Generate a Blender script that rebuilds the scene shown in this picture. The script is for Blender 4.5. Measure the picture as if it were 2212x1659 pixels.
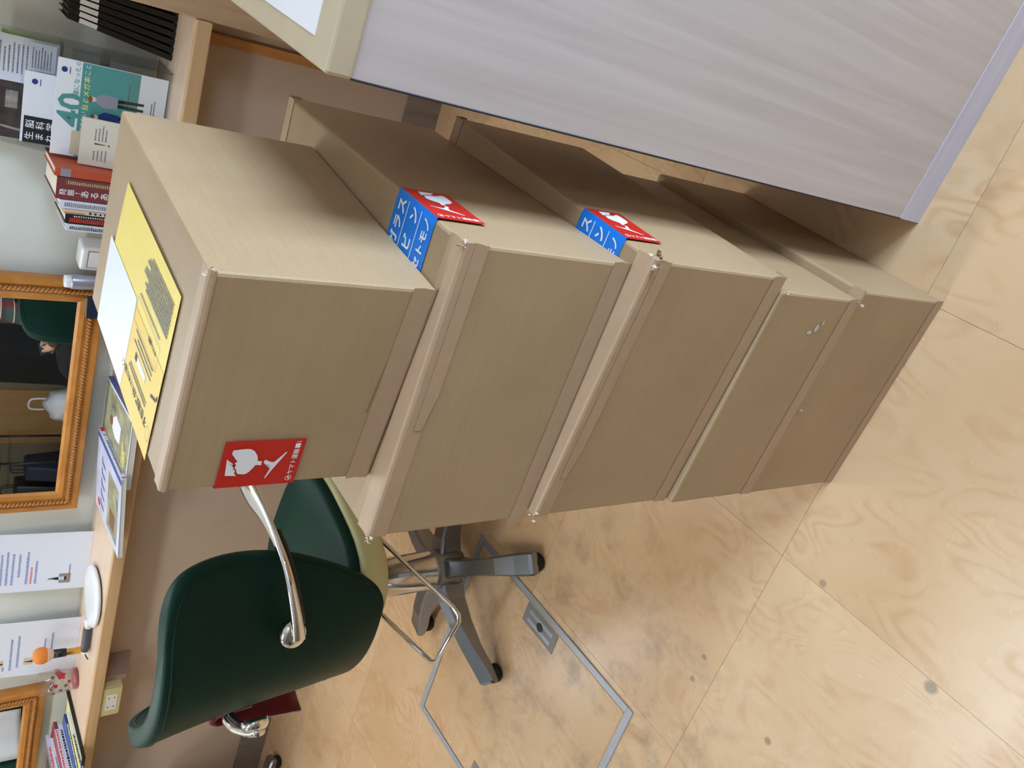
import bpy, bmesh, math, random
from mathutils import Vector, Matrix, Euler
random.seed(7)
for o in list(bpy.data.objects): bpy.data.objects.remove(o)
scene = bpy.context.scene
COL = scene.collection
PI = math.pi

# ------------------------------------------------------------------ camera (phone turned on its side: world up points to the picture's left)
CAM_H, YAW, PITCH, FPX = 1.3621, 0.5207, 0.6733, 1795.66
fwd = Vector((-math.sin(YAW)*math.cos(PITCH), math.cos(YAW)*math.cos(PITCH), -math.sin(PITCH)))
rgt = Vector((math.cos(YAW), math.sin(YAW), 0))
dwn = fwd.cross(rgt)
cd = bpy.data.cameras.new('camera'); cam = bpy.data.objects.new('camera', cd); COL.objects.link(cam)
cd.sensor_fit = 'HORIZONTAL'; cd.sensor_width = 36; cd.lens = FPX/2212*36
cd.clip_start = 0.02; cd.clip_end = 60
Rm = Matrix((dwn, rgt, -fwd)).transposed().to_4x4()
cam.matrix_world = Matrix.Translation((0, 0, CAM_H)) @ Rm
scene.camera = cam

# ------------------------------------------------------------------ colour management, world, lights
vs = scene.view_settings
vs.view_transform = 'Standard'; vs.look = 'None'; vs.gamma = 1; vs.use_curve_mapping = False
vs.exposure = -0.12
wd = bpy.data.worlds.new('world'); scene.world = wd; wd.use_nodes = True
bgn = wd.node_tree.nodes['Background']; bgn.inputs[0].default_value = (0.80, 0.88, 1.0, 1); bgn.inputs[1].default_value = 1.0

def area(name, loc, rot, sx, sy, power, color):
    l = bpy.data.lights.new(name, 'AREA'); l.shape = 'RECTANGLE'; l.size = sx; l.size_y = sy; l.energy = power; l.color = color
    o = bpy.data.objects.new(name, l); COL.objects.link(o); o.location = loc; o.rotation_euler = rot
    return o
# daylight outside the windows; the far one is added to soften the desk's shadow
area('daylight_near_window', (1.82, 0.06, 1.40), (0, math.radians(90), 0), 1.5, 1.08, 108, (0.66, 0.87, 1.17))
area('added_far_daylight', (1.82, -1.80, 1.40), (0, math.radians(90), 0), 1.5, 0.7, 22, (0.66, 0.87, 1.17))

# ------------------------------------------------------------------ helpers
def s2l(c):
    c = c/255.0
    return c/12.92 if c <= 0.04045 else ((c+0.055)/1.055)**2.4
def rgb(r, g, b): return (s2l(r), s2l(g), s2l(b), 1)

def new_mat(name):
    m = bpy.data.materials.new(name); m.use_nodes = True
    nt = m.node_tree; b = nt.nodes['Principled BSDF']
    return m, nt, b
def mat(name, col, rough=0.5, metal=0.0, spec=0.5, noise=0.0, scale=40, bump=0.0, bscale=None, coat=0.0, sheen=0.0):
    m, nt, b = new_mat(name)
    b.inputs['Base Color'].default_value = col; b.inputs['Roughness'].default_value = rough
    b.inputs['Metallic'].default_value = metal; b.inputs['Specular IOR Level'].default_value = spec
    b.inputs['Coat Weight'].default_value = coat
    if sheen: b.inputs['Sheen Weight'].default_value = sheen
    if noise or bump:
        tc = nt.nodes.new('ShaderNodeTexCoord')
        nz = nt.nodes.new('ShaderNodeTexNoise'); nz.inputs['Scale'].default_value = scale; nz.inputs['Detail'].default_value = 6
        nt.links.new(tc.outputs['Object'], nz.inputs['Vector'])
        if noise:
            mr = nt.nodes.new('ShaderNodeMapRange'); mr.inputs[1].default_value = .3; mr.inputs[2].default_value = .7
            mr.inputs[3].default_value = 1-noise; mr.inputs[4].default_value = 1+noise
            nt.links.new(nz.outputs['Fac'], mr.inputs[0])
            mx = nt.nodes.new('ShaderNodeMix'); mx.data_type = 'RGBA'; mx.blend_type = 'MULTIPLY'; mx.inputs[0].default_value = 1
            mx.inputs[6].default_value = col
            cb = nt.nodes.new('ShaderNodeCombineColor')
            for i in range(3): nt.links.new(mr.outputs[0], cb.inputs[i])
            nt.links.new(cb.outputs[0], mx.inputs[7]); nt.links.new(mx.outputs[2], b.inputs['Base Color'])
        if bump:
            n2 = nz
            if bscale:
                n2 = nt.nodes.new('ShaderNodeTexNoise'); n2.inputs['Scale'].default_value = bscale; n2.inputs['Detail'].default_value = 3
                nt.links.new(tc.outputs['Object'], n2.inputs['Vector'])
            bp = nt.nodes.new('ShaderNodeBump'); bp.inputs['Strength'].default_value = bump; bp.inputs['Distance'].default_value = .002
            nt.links.new(n2.outputs['Fac'], bp.inputs['Height']); nt.links.new(bp.outputs[0], b.inputs['Normal'])
    return m
def wood(name, c1, c2, rough=0.45, stretch=(20, 20, 1.2), scale=3.0, spec=0.4, contrast=1.0):
    m, nt, b = new_mat(name)
    tc = nt.nodes.new('ShaderNodeTexCoord'); mp = nt.nodes.new('ShaderNodeMapping'); mp.inputs['Scale'].default_value = stretch
    nt.links.new(tc.outputs['Object'], mp.inputs[0])
    n1 = nt.nodes.new('ShaderNodeTexNoise'); n1.inputs['Scale'].default_value = scale; n1.inputs['Detail'].default_value = 8; n1.inputs['Distortion'].default_value = .6
    nt.links.new(mp.outputs[0], n1.inputs['Vector'])
    r = nt.nodes.new('ShaderNodeValToRGB'); r.color_ramp.elements[0].position = .5-.2/contrast; r.color_ramp.elements[1].position = .5+.2/contrast
    r.color_ramp.elements[0].color = c1; r.color_ramp.elements[1].color = c2
    nt.links.new(n1.outputs['Fac'], r.inputs[0]); nt.links.new(r.outputs[0], b.inputs['Base Color'])
    b.inputs['Roughness'].default_value = rough; b.inputs['Specular IOR Level'].default_value = spec
    return m

def link(o, parent=None):
    COL.objects.link(o)
    if parent is not None: o.parent = parent
    return o
def tag(o, label=None, cat=None, group=None, kind=None):
    if label: o['label'] = label
    if cat: o['category'] = cat
    if group: o['group'] = group
    if kind: o['kind'] = kind
    return o
def empty(name, label, cat, loc=(0, 0, 0), rz=0.0, group=None, rot=None):
    o = bpy.data.objects.new(name, None); COL.objects.link(o); o.location = loc
    o.rotation_euler = rot if rot else (0, 0, rz); o.empty_display_size = .05
    return tag(o, label, cat, group)
def mesh_obj(name, verts, faces, m, parent=None, smooth=False):
    me = bpy.data.meshes.new(name); me.from_pydata([tuple(v) for v in verts], [], faces); me.update()
    bm = bmesh.new(); bm.from_mesh(me); bmesh.ops.recalc_face_normals(bm, faces=bm.faces); bm.to_mesh(me); bm.free()
    if smooth: me.polygons.foreach_set('use_smooth', [True]*len(me.polygons))
    if m: me.materials.append(m)
    return link(bpy.data.objects.new(name, me), parent)
def bm_obj(name, bm, m, parent=None, smooth=False):
    me = bpy.data.meshes.new(name); bmesh.ops.recalc_face_normals(bm, faces=bm.faces); bm.to_mesh(me); bm.free()
    if smooth:
        me.polygons.foreach_set('use_smooth', [True]*len(me.polygons))
    if m: me.materials.append(m)
    return link(bpy.data.objects.new(name, me), parent)
def add_box(bm, lo, hi, bev=0.0, seg=2, M=None):
    lo, hi = Vector(lo), Vector(hi)
    g = bmesh.ops.create_cube(bm, size=1)
    vs_ = g['verts']
    bmesh.ops.scale(bm, vec=hi-lo, verts=vs_); bmesh.ops.translate(bm, vec=(lo+hi)/2, verts=vs_)
    if bev:
        es = list({e for v in vs_ for e in v.link_edges})
        r = bmesh.ops.bevel(bm, geom=es, offset=bev, segments=seg, affect='EDGES', profile=.5)
        vs_ = list({v for f in r['faces'] for v in f.verts} | {v for v in vs_ if v.is_valid})
    if M is not None: bmesh.ops.transform(bm, matrix=M, verts=[v for v in vs_ if v.is_valid])
def box(name, lo, hi, m, parent=None, bev=0.0, seg=2, M=None):
    bm = bmesh.new(); add_box(bm, lo, hi, bev, seg, M)
    return bm_obj(name, bm, m, parent)
def quad(name, pts, m, parent=None): return mesh_obj(name, pts, [tuple(range(len(pts)))], m, parent)
def tube_bm(bm, pts, rad, n=10, cap=True):
    pts = [Vector(p) for p in pts]; rings = []
    rads = rad if isinstance(rad, (list, tuple)) else [rad]*len(pts)
    up = Vector((0, 0, 1)); prevx = None
    for i, p in enumerate(pts):
        d = (pts[min(i+1, len(pts)-1)]-pts[max(i-1, 0)]).normalized()
        x = d.cross(up) if prevx is None else prevx - d*prevx.dot(d)
        if x.length < 1e-4: x = d.cross(Vector((1, 0, 0)))
        x.normalize(); y = d.cross(x); prevx = x
        r = rads[i]; rx, ry = r if isinstance(r, tuple) else (r, r)
        rings.append([bm.verts.new(p + x*rx*math.cos(2*PI*k/n) + y*ry*math.sin(2*PI*k/n)) for k in range(n)])
    for a, b in zip(rings[:-1], rings[1:]):
        for k in range(n): bm.faces.new((a[k], a[(k+1) % n], b[(k+1) % n], b[k]))
    if cap: bm.faces.new(rings[0][::-1]); bm.faces.new(rings[-1])
def tube(name, pts, rad, m, parent=None, n=10):
    bm = bmesh.new(); tube_bm(bm, pts, rad, n); return bm_obj(name, bm, m, parent, True)
def spline(pts, sub=6):
    P = [Vector(p) for p in pts]; out = []
    for i in range(len(P)-1):
        p0, p1, p2, p3 = P[max(i-1, 0)], P[i], P[i+1], P[min(i+2, len(P)-1)]
        for k in range(sub):
            t = k/sub
            out.append(.5*((2*p1)+(-p0+p2)*t+(2*p0-5*p1+4*p2-p3)*t*t+(-p0+3*p1-3*p2+p3)*t**3))
    out.append(P[-1]); return out
def lathe_bm(bm, prof, n=24, M=None):
    rings = []
    for r, z in prof:
        if r < 1e-6: rings.append([bm.verts.new((0, 0, z))])
        else: rings.append([bm.verts.new((r*math.cos(2*PI*k/n), r*math.sin(2*PI*k/n), z)) for k in range(n)])
    for a, b in zip(rings[:-1], rings[1:]):
        for k in range(n):
            k2 = (k+1) % n
            if len(a) == 1 and len(b) == 1: continue
            if len(a) == 1: bm.faces.new((a[0], b[k], b[k2]))
            elif len(b) == 1: bm.faces.new((a[k], a[k2], b[0]))
            else: bm.faces.new((a[k], a[k2], b[k2], b[k]))
    if M is not None: bmesh.ops.transform(bm, matrix=M, verts=[v for r in rings for v in r])
def lathe(name, prof, m, parent=None, n=24, M=None):
    bm = bmesh.new(); lathe_bm(bm, prof, n, M); return bm_obj(name, bm, m, parent, True)

# flat print: pieces given in a plane (x right, y up); M maps the plane into the parent's space
def plane_M(origin, right, up):
    r, u = Vector(right).normalized(), Vector(up).normalized(); n = r.cross(u)
    M = Matrix((r, u, n)).transposed().to_4x4(); M.translation = Vector(origin); return M
def print_poly(name, polys, m, parent, M, lift=0.0004):
    bm = bmesh.new()
    for P in polys:
        vs_ = [bm.verts.new(M @ Vector((x, y, lift))) for x, y in P]
        f = bm.faces.new(vs_)
    bmesh.ops.triangulate(bm, faces=[f for f in bm.faces if len(f.verts) > 4])
    me = bpy.data.meshes.new(name); bm.to_mesh(me); bm.free(); me.materials.append(m)
    return link(bpy.data.objects.new(name, me), parent)
def rect(x0, y0, x1, y1): return [(x0, y0), (x1, y0), (x1, y1), (x0, y1)]
def ell(cx, cy, rx, ry, n=20): return [(cx+rx*math.cos(2*PI*k/n), cy+ry*math.sin(2*PI*k/n)) for k in range(n)]
def dashes(x0, y0, x1, y1, rows, h, seed=1, gap=.25, wmin=.6, wmax=1.6, ragged=.3):
    rnd = random.Random(seed); out = []
    for i in range(rows):
        y = y1-(y1-y0)*(i+.5)/rows; x = x0; xe = x1-(x1-x0)*ragged*rnd.random()
        while x < xe:
            w = h*rnd.uniform(wmin, wmax); out.append(rect(x, y-h/2*rnd.uniform(.7, 1), min(x+w, xe), y+h/2*rnd.uniform(.7, 1))); x += w+h*gap
    return out
def lettering(name, items, m, parent, M, lift=0.0006, fmap=None, bold=0.0):
    """items: (text, x, y, size) laid out in the plane; vertical writing when a 5th value is 'v'."""
    V, F = [], []
    dg = None
    for it in items:
        txt, x, y, size = it[:4]; vert = len(it) > 4 and it[4] == 'v'
        chunks = [(c, x, y-size*1.08*i) for i, c in enumerate(txt)] if vert else [(txt, x, y)]
        for t, cx, cy in chunks:
            cu = bpy.data.curves.new('glyphs', 'FONT'); cu.body = t; cu.size = size; cu.resolution_u = 2; cu.offset = bold*size
            ob = bpy.data.objects.new('glyphs', cu); COL.objects.link(ob)
            dg = bpy.context.evaluated_depsgraph_get()
            me = ob.evaluated_get(dg).to_mesh()
            n = len(V)
            for v in me.vertices: V.append((v.co.x+cx, v.co.y+cy))
            for p_ in me.polygons: F.append([n+i for i in p_.vertices])
            ob.evaluated_get(dg).to_mesh_clear()
            bpy.data.objects.remove(ob); bpy.data.curves.remove(cu)
    if fmap: pts = [fmap(a, b, lift) for a, b in V]
    else: pts = [M @ Vector((a, b, lift)) for a, b in V]
    me = bpy.data.meshes.new(name); me.from_pydata([tuple(q) for q in pts], [], F); me.update(); me.materials.append(m)
    return link(bpy.data.objects.new(name, me), parent)

# ------------------------------------------------------------------ materials
def cardboard(name, col, dark):
    m, nt, b = new_mat(name)
    tc = nt.nodes.new('ShaderNodeTexCoord')
    n1 = nt.nodes.new('ShaderNodeTexNoise'); n1.inputs['Scale'].default_value = 420; n1.inputs['Detail'].default_value = 3
    n2 = nt.nodes.new('ShaderNodeTexNoise'); n2.inputs['Scale'].default_value = 7; n2.inputs['Detail'].default_value = 5
    mp = nt.nodes.new('ShaderNodeMapping'); mp.inputs['Scale'].default_value = (3, 3, 90)
    n3 = nt.nodes.new('ShaderNodeTexNoise'); n3.inputs['Scale'].default_value = 2; n3.inputs['Detail'].default_value = 4
    for n in (n1, n2): nt.links.new(tc.outputs['Object'], n.inputs['Vector'])
    nt.links.new(tc.outputs['Object'], mp.inputs[0]); nt.links.new(mp.outputs[0], n3.inputs['Vector'])
    a1 = nt.nodes.new('ShaderNodeMath'); a1.operation = 'MULTIPLY'; a1.inputs[1].default_value = .30
    a2 = nt.nodes.new('ShaderNodeMath'); a2.operation = 'MULTIPLY_ADD'; a2.inputs[1].default_value = .5
    a3 = nt.nodes.new('ShaderNodeMath'); a3.operation = 'MULTIPLY_ADD'; a3.inputs[1].default_value = .2
    nt.links.new(n1.outputs['Fac'], a1.inputs[0]); nt.links.new(n2.outputs['Fac'], a2.inputs[0]); nt.links.new(a1.outputs[0], a2.inputs[2])
    nt.links.new(n3.outputs['Fac'], a3.inputs[0]); nt.links.new(a2.outputs[0], a3.inputs[2])
    r = nt.nodes.new('ShaderNodeValToRGB'); r.color_ramp.elements[0].position = .36; r.color_ramp.elements[1].position = .62
    r.color_ramp.elements[0].color = dark; r.color_ramp.elements[1].color = col
    nt.links.new(a3.outputs[0], r.inputs[0]); nt.links.new(r.outputs[0], b.inputs['Base Color'])
    b.inputs['Roughness'].default_value = .52; b.inputs['Specular IOR Level'].default_value = .5
    bp = nt.nodes.new('ShaderNodeBump'); bp.inputs['Strength'].default_value = .12; bp.inputs['Distance'].default_value = .001
    nt.links.new(a3.outputs[0], bp.inputs['Height']); nt.links.new(bp.outputs[0], b.inputs['Normal'])
    return m
M_CARD = cardboard('cardboard', rgb(179, 151, 115), rgb(166, 138, 102))
M_TAPE = mat('paper_tape', rgb(184, 153, 122), .48, 0, .4, .03, 60)
M_TORN = mat('torn_paper', rgb(206, 186, 162), .9, 0, .2, .1, 300)
M_BLUE = mat('sticker_blue', rgb(0, 120, 215), .4)
M_RED = mat('sticker_red', rgb(200, 36, 26), .4)
M_WHITE = mat('print_white', rgb(238, 238, 238), .5)
M_BLACK = mat('print_black', rgb(28, 28, 30), .6)
M_YEL = mat('slip_yellow', rgb(250, 222, 110), .5, 0, .4, .02, 30)
M_YELD = mat('slip_yellow_deep', rgb(245, 205, 75), .5)
M_SLIPW = mat('slip_white', rgb(240, 246, 248), .4)
M_CREAM = mat('wall_cream', rgb(220, 222, 212), .9, 0, .2, .02, 8, .1, 300)
M_PANEL = mat('counter_panel', rgb(190, 170, 150), .6, 0, .3, .03, 12)
M_BASEB = wood('baseboard_grey', rgb(128, 114, 104), rgb(146, 132, 122), .55)
M_WTOP = wood('worktop', rgb(214, 186, 156), rgb(224, 200, 174), .35, (1.2, 20, 20))
M_WEDGE = wood('worktop_edge', rgb(196, 158, 112), rgb(212, 176, 130), .4, (1.2, 20, 20))
M_POST = wood('post_wood', rgb(176, 142, 106), rgb(190, 158, 122), .5)
M_CLEAT = wood('cleat_wood', rgb(176, 118, 62), rgb(196, 140, 84), .5)
M_DESK = wood('desk_veneer', rgb(192, 177, 170), rgb(210, 197, 190), .42, (42, 42, 1.3), 1.6, .4, .8)
M_DESKB = wood('desk_kick', rgb(196, 190, 200), rgb(210, 205, 214), .45, (1, 20, 30))
M_DTOP = mat('desk_edge', rgb(196, 178, 146), .45, 0, .4, .04, 25)
M_DTOPW = mat('desk_white', rgb(240, 236, 236), .3)
M_GREEN = mat('green_vinyl', rgb(22, 52, 43), .42, 0, .1, .05, 60, .12, 900)
M_CREAMV = mat('cream_vinyl', rgb(206, 202, 150), .45, 0, .45, .02, 40)
M_CHROME = mat('chrome', (.82, .80, .77, 1), .07, 1)
M_ALU = mat('brushed_aluminium', rgb(150, 154, 160), .28, 1)
M_RUBBER = mat('black_rubber', rgb(22, 22, 24), .6)
M_HATCH = mat('hatch_metal', rgb(168, 170, 174), .4, .35)
M_HATCHD = mat('hatch_plate', rgb(132, 132, 130), .5, .3)
M_VELVET = mat('red_velvet', rgb(104, 12, 22), .9, 0, .1, .1, 200, sheen=.4)
M_FRAME = wood('frame_wood', rgb(176, 112, 44), rgb(198, 134, 62), .42, (3, 3, 3), 6)
M_ROPE = mat('frame_rope', rgb(178, 118, 56), .5)
M_FRAMED = mat('frame_side', rgb(112, 76, 44), .6)
M_GLASSM = mat('mirror_silver', (.86, .88, .88, 1), .01, 1)
M_PAPER = mat('white_paper', rgb(228, 230, 238), .7)
M_INKB = mat('ink_blue', rgb(150, 160, 205), .7)
M_INKR = mat('ink_red', rgb(225, 140, 140), .7)
M_INKG = mat('ink_grey', rgb(128, 128, 136), .7)
M_TEAL = mat('print_teal', rgb(84, 152, 146), .45)
M_PRYEL = mat('print_yellow', rgb(236, 226, 110), .45)
M_NAVY = mat('print_navy', rgb(40, 60, 120), .45)
M_PHOTO = mat('print_photo', rgb(70, 60, 56), .4, 0, .5, .5, 30)
M_PHOTO2 = mat('print_landscape', rgb(150, 150, 120), .4, 0, .5, .5, 24)
M_BEIGE = mat('print_beige', rgb(216, 200, 170), .5)
M_PINKP = mat('print_pink', rgb(226, 170, 150), .5)
M_GREENP = mat('print_green', rgb(150, 186, 110), .5)
M_BROWNP = mat('print_brown', rgb(130, 84, 50), .5)
M_SKINP = mat('print_skin', rgb(226, 200, 180), .5)
M_GREYP = mat('print_greycoat', rgb(150, 150, 156), .5)
M_PLASTW = mat('white_plastic', rgb(232, 234, 236), .3, coat=.3)
M_SILV = mat('silver_plastic', rgb(172, 172, 186), .3, .6)
M_DKGREY = mat('dark_grey_grip', rgb(74, 76, 82), .5)
M_ORANGE = mat('brush_orange', rgb(232, 140, 66), .9, 0, .1, .12, 500, .6, 900)
M_PALEBR = mat('brush_pale', rgb(228, 190, 160), .9, 0, .1, .1, 500)
M_GOLD = mat('brass', rgb(226, 186, 96), .25, 1)
M_BLKPL = mat('black_plastic', rgb(20, 20, 22), .35)
M_OUTLET = mat('outlet_ivory', rgb(206, 192, 138), .4)
M_OUTW = mat('outlet_white', rgb(226, 222, 214), .4)
M_GUSSET = mat('gusset_panel', rgb(160, 134, 122), .5, 0, .3, .05, 10)
M_MAROON = mat('book_maroon', rgb(128, 56, 62), .5)
M_BORANGE = mat('book_orange', rgb(196, 84, 50), .5)
M_PAGES = mat('book_pages', rgb(226, 218, 200), .8, 0, .1, .05, 300)
M_REDINK = mat('ink_redbright', rgb(220, 60, 50), .6)
M_PINKINK = mat('ink_pink', rgb(226, 110, 150), .6)
M_LAV = mat('cover_lavender', rgb(200, 205, 226), .35, 0, .5, .12, 25)
M_COVBLUE = mat('cover_blue', rgb(70, 90, 160), .35)
M_YPAPER = mat('yellow_sheet', rgb(224, 220, 168), .5, 0, .5, .1, 12)
M_CARPET = mat('dark_cloth', rgb(12, 12, 13), .9)

def acrylic(name, tint=(1, 1, 1, 1), gloss=.12):
    m, nt, b = new_mat(name); nt.nodes.remove(b)
    t = nt.nodes.new('ShaderNodeBsdfTransparent'); t.inputs[0].default_value = tint
    g = nt.nodes.new('ShaderNodeBsdfGlossy'); g.inputs['Roughness'].default_value = .03
    lw = nt.nodes.new('ShaderNodeLayerWeight'); lw.inputs[0].default_value = .5
    pw = nt.nodes.new('ShaderNodeMath'); pw.operation = 'POWER'; pw.inputs[1].default_value = 4; nt.links.new(lw.outputs['Facing'], pw.inputs[0])
    fr = nt.nodes.new('ShaderNodeMath'); fr.operation = 'MULTIPLY_ADD'; fr.inputs[1].default_value = .5; fr.inputs[2].default_value = .04; nt.links.new(pw.outputs[0], fr.inputs[0])
    mx = nt.nodes.new('ShaderNodeMixShader')
    nt.links.new(fr.outputs[0], mx.inputs[0]); nt.links.new(t.outputs[0], mx.inputs[1]); nt.links.new(g.outputs[0], mx.inputs[2])
    nt.links.new(mx.outputs[0], nt.nodes['Material Output'].inputs[0])
    return m
M_ACRYL = acrylic('clear_acrylic', (.98, .99, .99, 1))
M_TUMB = acrylic('tumbler_glass', (.98, .96, .95, 1))

def floor_mat(per_object=True):
    m, nt, b = new_mat('floor_birch' if per_object else 'floor_birch_far')
    N = nt.nodes; Lk = nt.links
    geo = N.new('ShaderNodeNewGeometry'); oi = N.new('ShaderNodeObjectInfo')
    # veneer figure: warped rings
    off = N.new('ShaderNodeVectorMath'); off.operation = 'SCALE'; off.inputs['Scale'].default_value = 17.0
    cbx = N.new('ShaderNodeCombineXYZ')
    if per_object:
        Lk.new(oi.outputs['Random'], cbx.inputs[0]); Lk.new(oi.outputs['Random'], cbx.inputs[2])
    Lk.new(cbx.outputs[0], off.inputs[0])
    addv = N.new('ShaderNodeVectorMath'); addv.operation = 'ADD'
    Lk.new(geo.outputs['Position'], addv.inputs[0]); Lk.new(off.outputs[0], addv.inputs[1])
    mp = N.new('ShaderNodeMapping'); mp.inputs['Scale'].default_value = (1.0, .55, 1); mp.inputs['Rotation'].default_value = (0, 0, .9)
    Lk.new(addv.outputs[0], mp.inputs[0])
    n1 = N.new('ShaderNodeTexNoise'); n1.inputs['Scale'].default_value = 6.5; n1.inputs['Detail'].default_value = 2.5; n1.inputs['Roughness'].default_value = .45; n1.inputs['Distortion'].default_value = .7
    Lk.new(mp.outputs[0], n1.inputs['Vector'])
    mu = N.new('ShaderNodeMath'); mu.operation = 'MULTIPLY'; mu.inputs[1].default_value = 72
    Lk.new(n1.outputs['Fac'], mu.inputs[0])
    sn = N.new('ShaderNodeMath'); sn.operation = 'SINE'; Lk.new(mu.outputs[0], sn.inputs[0])
    sp0 = N.new('ShaderNodeMapRange'); sp0.inputs[1].default_value = -1; sp0.inputs[2].default_value = 1.0; sp0.inputs[3].default_value = 0; sp0.inputs[4].default_value = 1
    Lk.new(sn.outputs[0], sp0.inputs[0])
    sp = N.new('ShaderNodeMath'); sp.operation = 'POWER'; sp.inputs[1].default_value = 2.2; Lk.new(sp0.outputs[0], sp.inputs[0])
    n2 = N.new('ShaderNodeTexNoise'); n2.inputs['Scale'].default_value = 9; n2.inputs['Detail'].default_value = 5
    Lk.new(addv.outputs[0], n2.inputs['Vector'])
    msk = N.new('ShaderNodeMapRange'); msk.inputs[1].default_value = .42; msk.inputs[2].default_value = .68
    Lk.new(n2.outputs['Fac'], msk.inputs[0])
    fig = N.new('ShaderNodeMath'); fig.operation = 'MULTIPLY'; Lk.new(sp.outputs[0], fig.inputs[0]); Lk.new(msk.outputs[0], fig.inputs[1])
    n3 = N.new('ShaderNodeTexNoise'); n3.inputs['Scale'].default_value = 3.2; n3.inputs['Detail'].default_value = 4
    Lk.new(addv.outputs[0], n3.inputs['Vector'])
    base = N.new('ShaderNodeValToRGB'); base.color_ramp.elements[0].position = .3; base.color_ramp.elements[1].position = .7
    base.color_ramp.elements[0].color = rgb(208, 170, 126); base.color_ramp.elements[1].color = rgb(220, 187, 146)
    Lk.new(n3.outputs['Fac'], base.inputs[0])
    m1 = N.new('ShaderNodeMix'); m1.data_type = 'RGBA'; m1.inputs[7].default_value = rgb(190, 140, 92)
    fs = N.new('ShaderNodeMath'); fs.operation = 'MULTIPLY'; fs.inputs[1].default_value = .55; Lk.new(fig.outputs[0], fs.inputs[0])
    Lk.new(fs.outputs[0], m1.inputs[0]); Lk.new(base.outputs[0], m1.inputs[6])
    # worn grey grime around the hatch where the chair rolls, and small scuffs
    def dist(pt):
        d = N.new('ShaderNodeVectorMath'); d.operation = 'DISTANCE'; d.inputs[1].default_value = pt
        Lk.new(geo.outputs['Position'], d.inputs[0]); return d.outputs['Value']
    n4 = N.new('ShaderNodeTexNoise'); n4.inputs['Scale'].default_value = 11; n4.inputs['Detail'].default_value = 7; n4.inputs['Roughness'].default_value = .65
    Lk.new(geo.outputs['Position'], n4.inputs['Vector'])
    gm = N.new('ShaderNodeMapRange'); gm.inputs[1].default_value = .5; gm.inputs[2].default_value = .78; Lk.new(n4.outputs['Fac'], gm.inputs[0])
    dm = N.new('ShaderNodeMapRange'); dm.inputs[1].default_value = .25; dm.inputs[2].default_value = .75; dm.inputs[3].default_value = .75; dm.inputs[4].default_value = 0
    Lk.new(dist((-1.4, .9, 0)), dm.inputs[0])
    gr = N.new('ShaderNodeMath'); gr.operation = 'MULTIPLY'; Lk.new(gm.outputs[0], gr.inputs[0]); Lk.new(dm.outputs[0], gr.inputs[1])
    last = gr.outputs[0]
    for px, py, rad, st in SPOTS:
        mr = N.new('ShaderNodeMapRange'); mr.inputs[1].default_value = rad*.55; mr.inputs[2].default_value = rad; mr.inputs[3].default_value = st; mr.inputs[4].default_value = 0
        jit = N.new('ShaderNodeMath'); jit.operation = 'MULTIPLY_ADD'; jit.inputs[1].default_value = rad*1.2; Lk.new(n1.outputs['Fac'], jit.inputs[0])
        sub = N.new('ShaderNodeMath'); sub.operation = 'SUBTRACT'; sub.inputs[1].default_value = rad*.6
        Lk.new(dist((px, py, 0)), jit.inputs[2]); Lk.new(jit.outputs[0], sub.inputs[0]); Lk.new(sub.outputs[0], mr.inputs[0])
        mxm = N.new('ShaderNodeMath'); mxm.operation = 'MAXIMUM'; Lk.new(last, mxm.inputs[0]); Lk.new(mr.outputs[0], mxm.inputs[1]); last = mxm.outputs[0]
    m2 = N.new('ShaderNodeMix'); m2.data_type = 'RGBA'; m2.inputs[7].default_value = rgb(112, 100, 84)
    Lk.new(last, m2.inputs[0]); Lk.new(m1.outputs[2], m2.inputs[6])
    Lk.new(m2.outputs[2], b.inputs['Base Color'])
    rr = N.new('ShaderNodeMapRange'); rr.inputs[3].default_value = .2; rr.inputs[4].default_value = .34; Lk.new(n2.outputs['Fac'], rr.inputs[0]); Lk.new(rr.outputs[0], b.inputs['Roughness'])
    b.inputs['Specular IOR Level'].default_value = .45
    return m
SPOTS = [(-.735, .30, .014, .7), (-.715, .53, .008, .5), (-1.05, .47, .011, .6), (-1.02, .66, .01, .7), (-1.08, .66, .008, .6)]
M_FLOOR = floor_mat(True)

# ------------------------------------------------------------------ the room
XL, XR, YB, YW, ZC = -5.6, 1.7, -2.35, 2.317, 2.45
fl = box('floor', (XL, YB, -.12), (XR, YW+.1, -.0035), mat('floor_joint', rgb(150, 118, 84), .7)); tag(fl, 'pale birch veneer floor laid in large squares', None, None, 'structure')
tiles = bmesh.new(); T = .525
add_box(tiles, (-T/2+.0003, -T/2+.0003, -.003), (T/2-.0003, T/2-.0003, 0))
tme = bpy.data.meshes.new('floor_tile'); tiles.to_mesh(tme); tiles.free(); tme.materials.append(M_FLOOR)
for i in range(-10, 6):
    for j in range(-6, 4):
        cx, cy = -.2+T/2+i*T, .62+T/2+j*T
        if cx+T/2 > XR+T or cx-T/2 < XL-T or cy-T/2 < YB-.2 or cy+T/2 > YW+.3: continue
        o = link(bpy.data.objects.new('floor_tile', tme), fl); o.location = (cx, cy, 0)
def struct(o, label): return tag(o, label, None, None, 'structure')
struct(box('ceiling', (XL, YB, ZC), (XR, YW+.1, ZC+.1), mat('ceiling_white', rgb(205, 205, 202), .9)), 'plain white ceiling of the shop')
struct(box('wall_back', (XL, YW, 0), (XR, YW+.1, ZC), M_CREAM), 'cream painted wall behind the worktop')
struct(box('wall_left', (XL-.1, YB, 0), (XL, YW+.1, ZC), M_CREAM), 'cream wall at the far left end of the room')
bm = bmesh.new()
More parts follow.
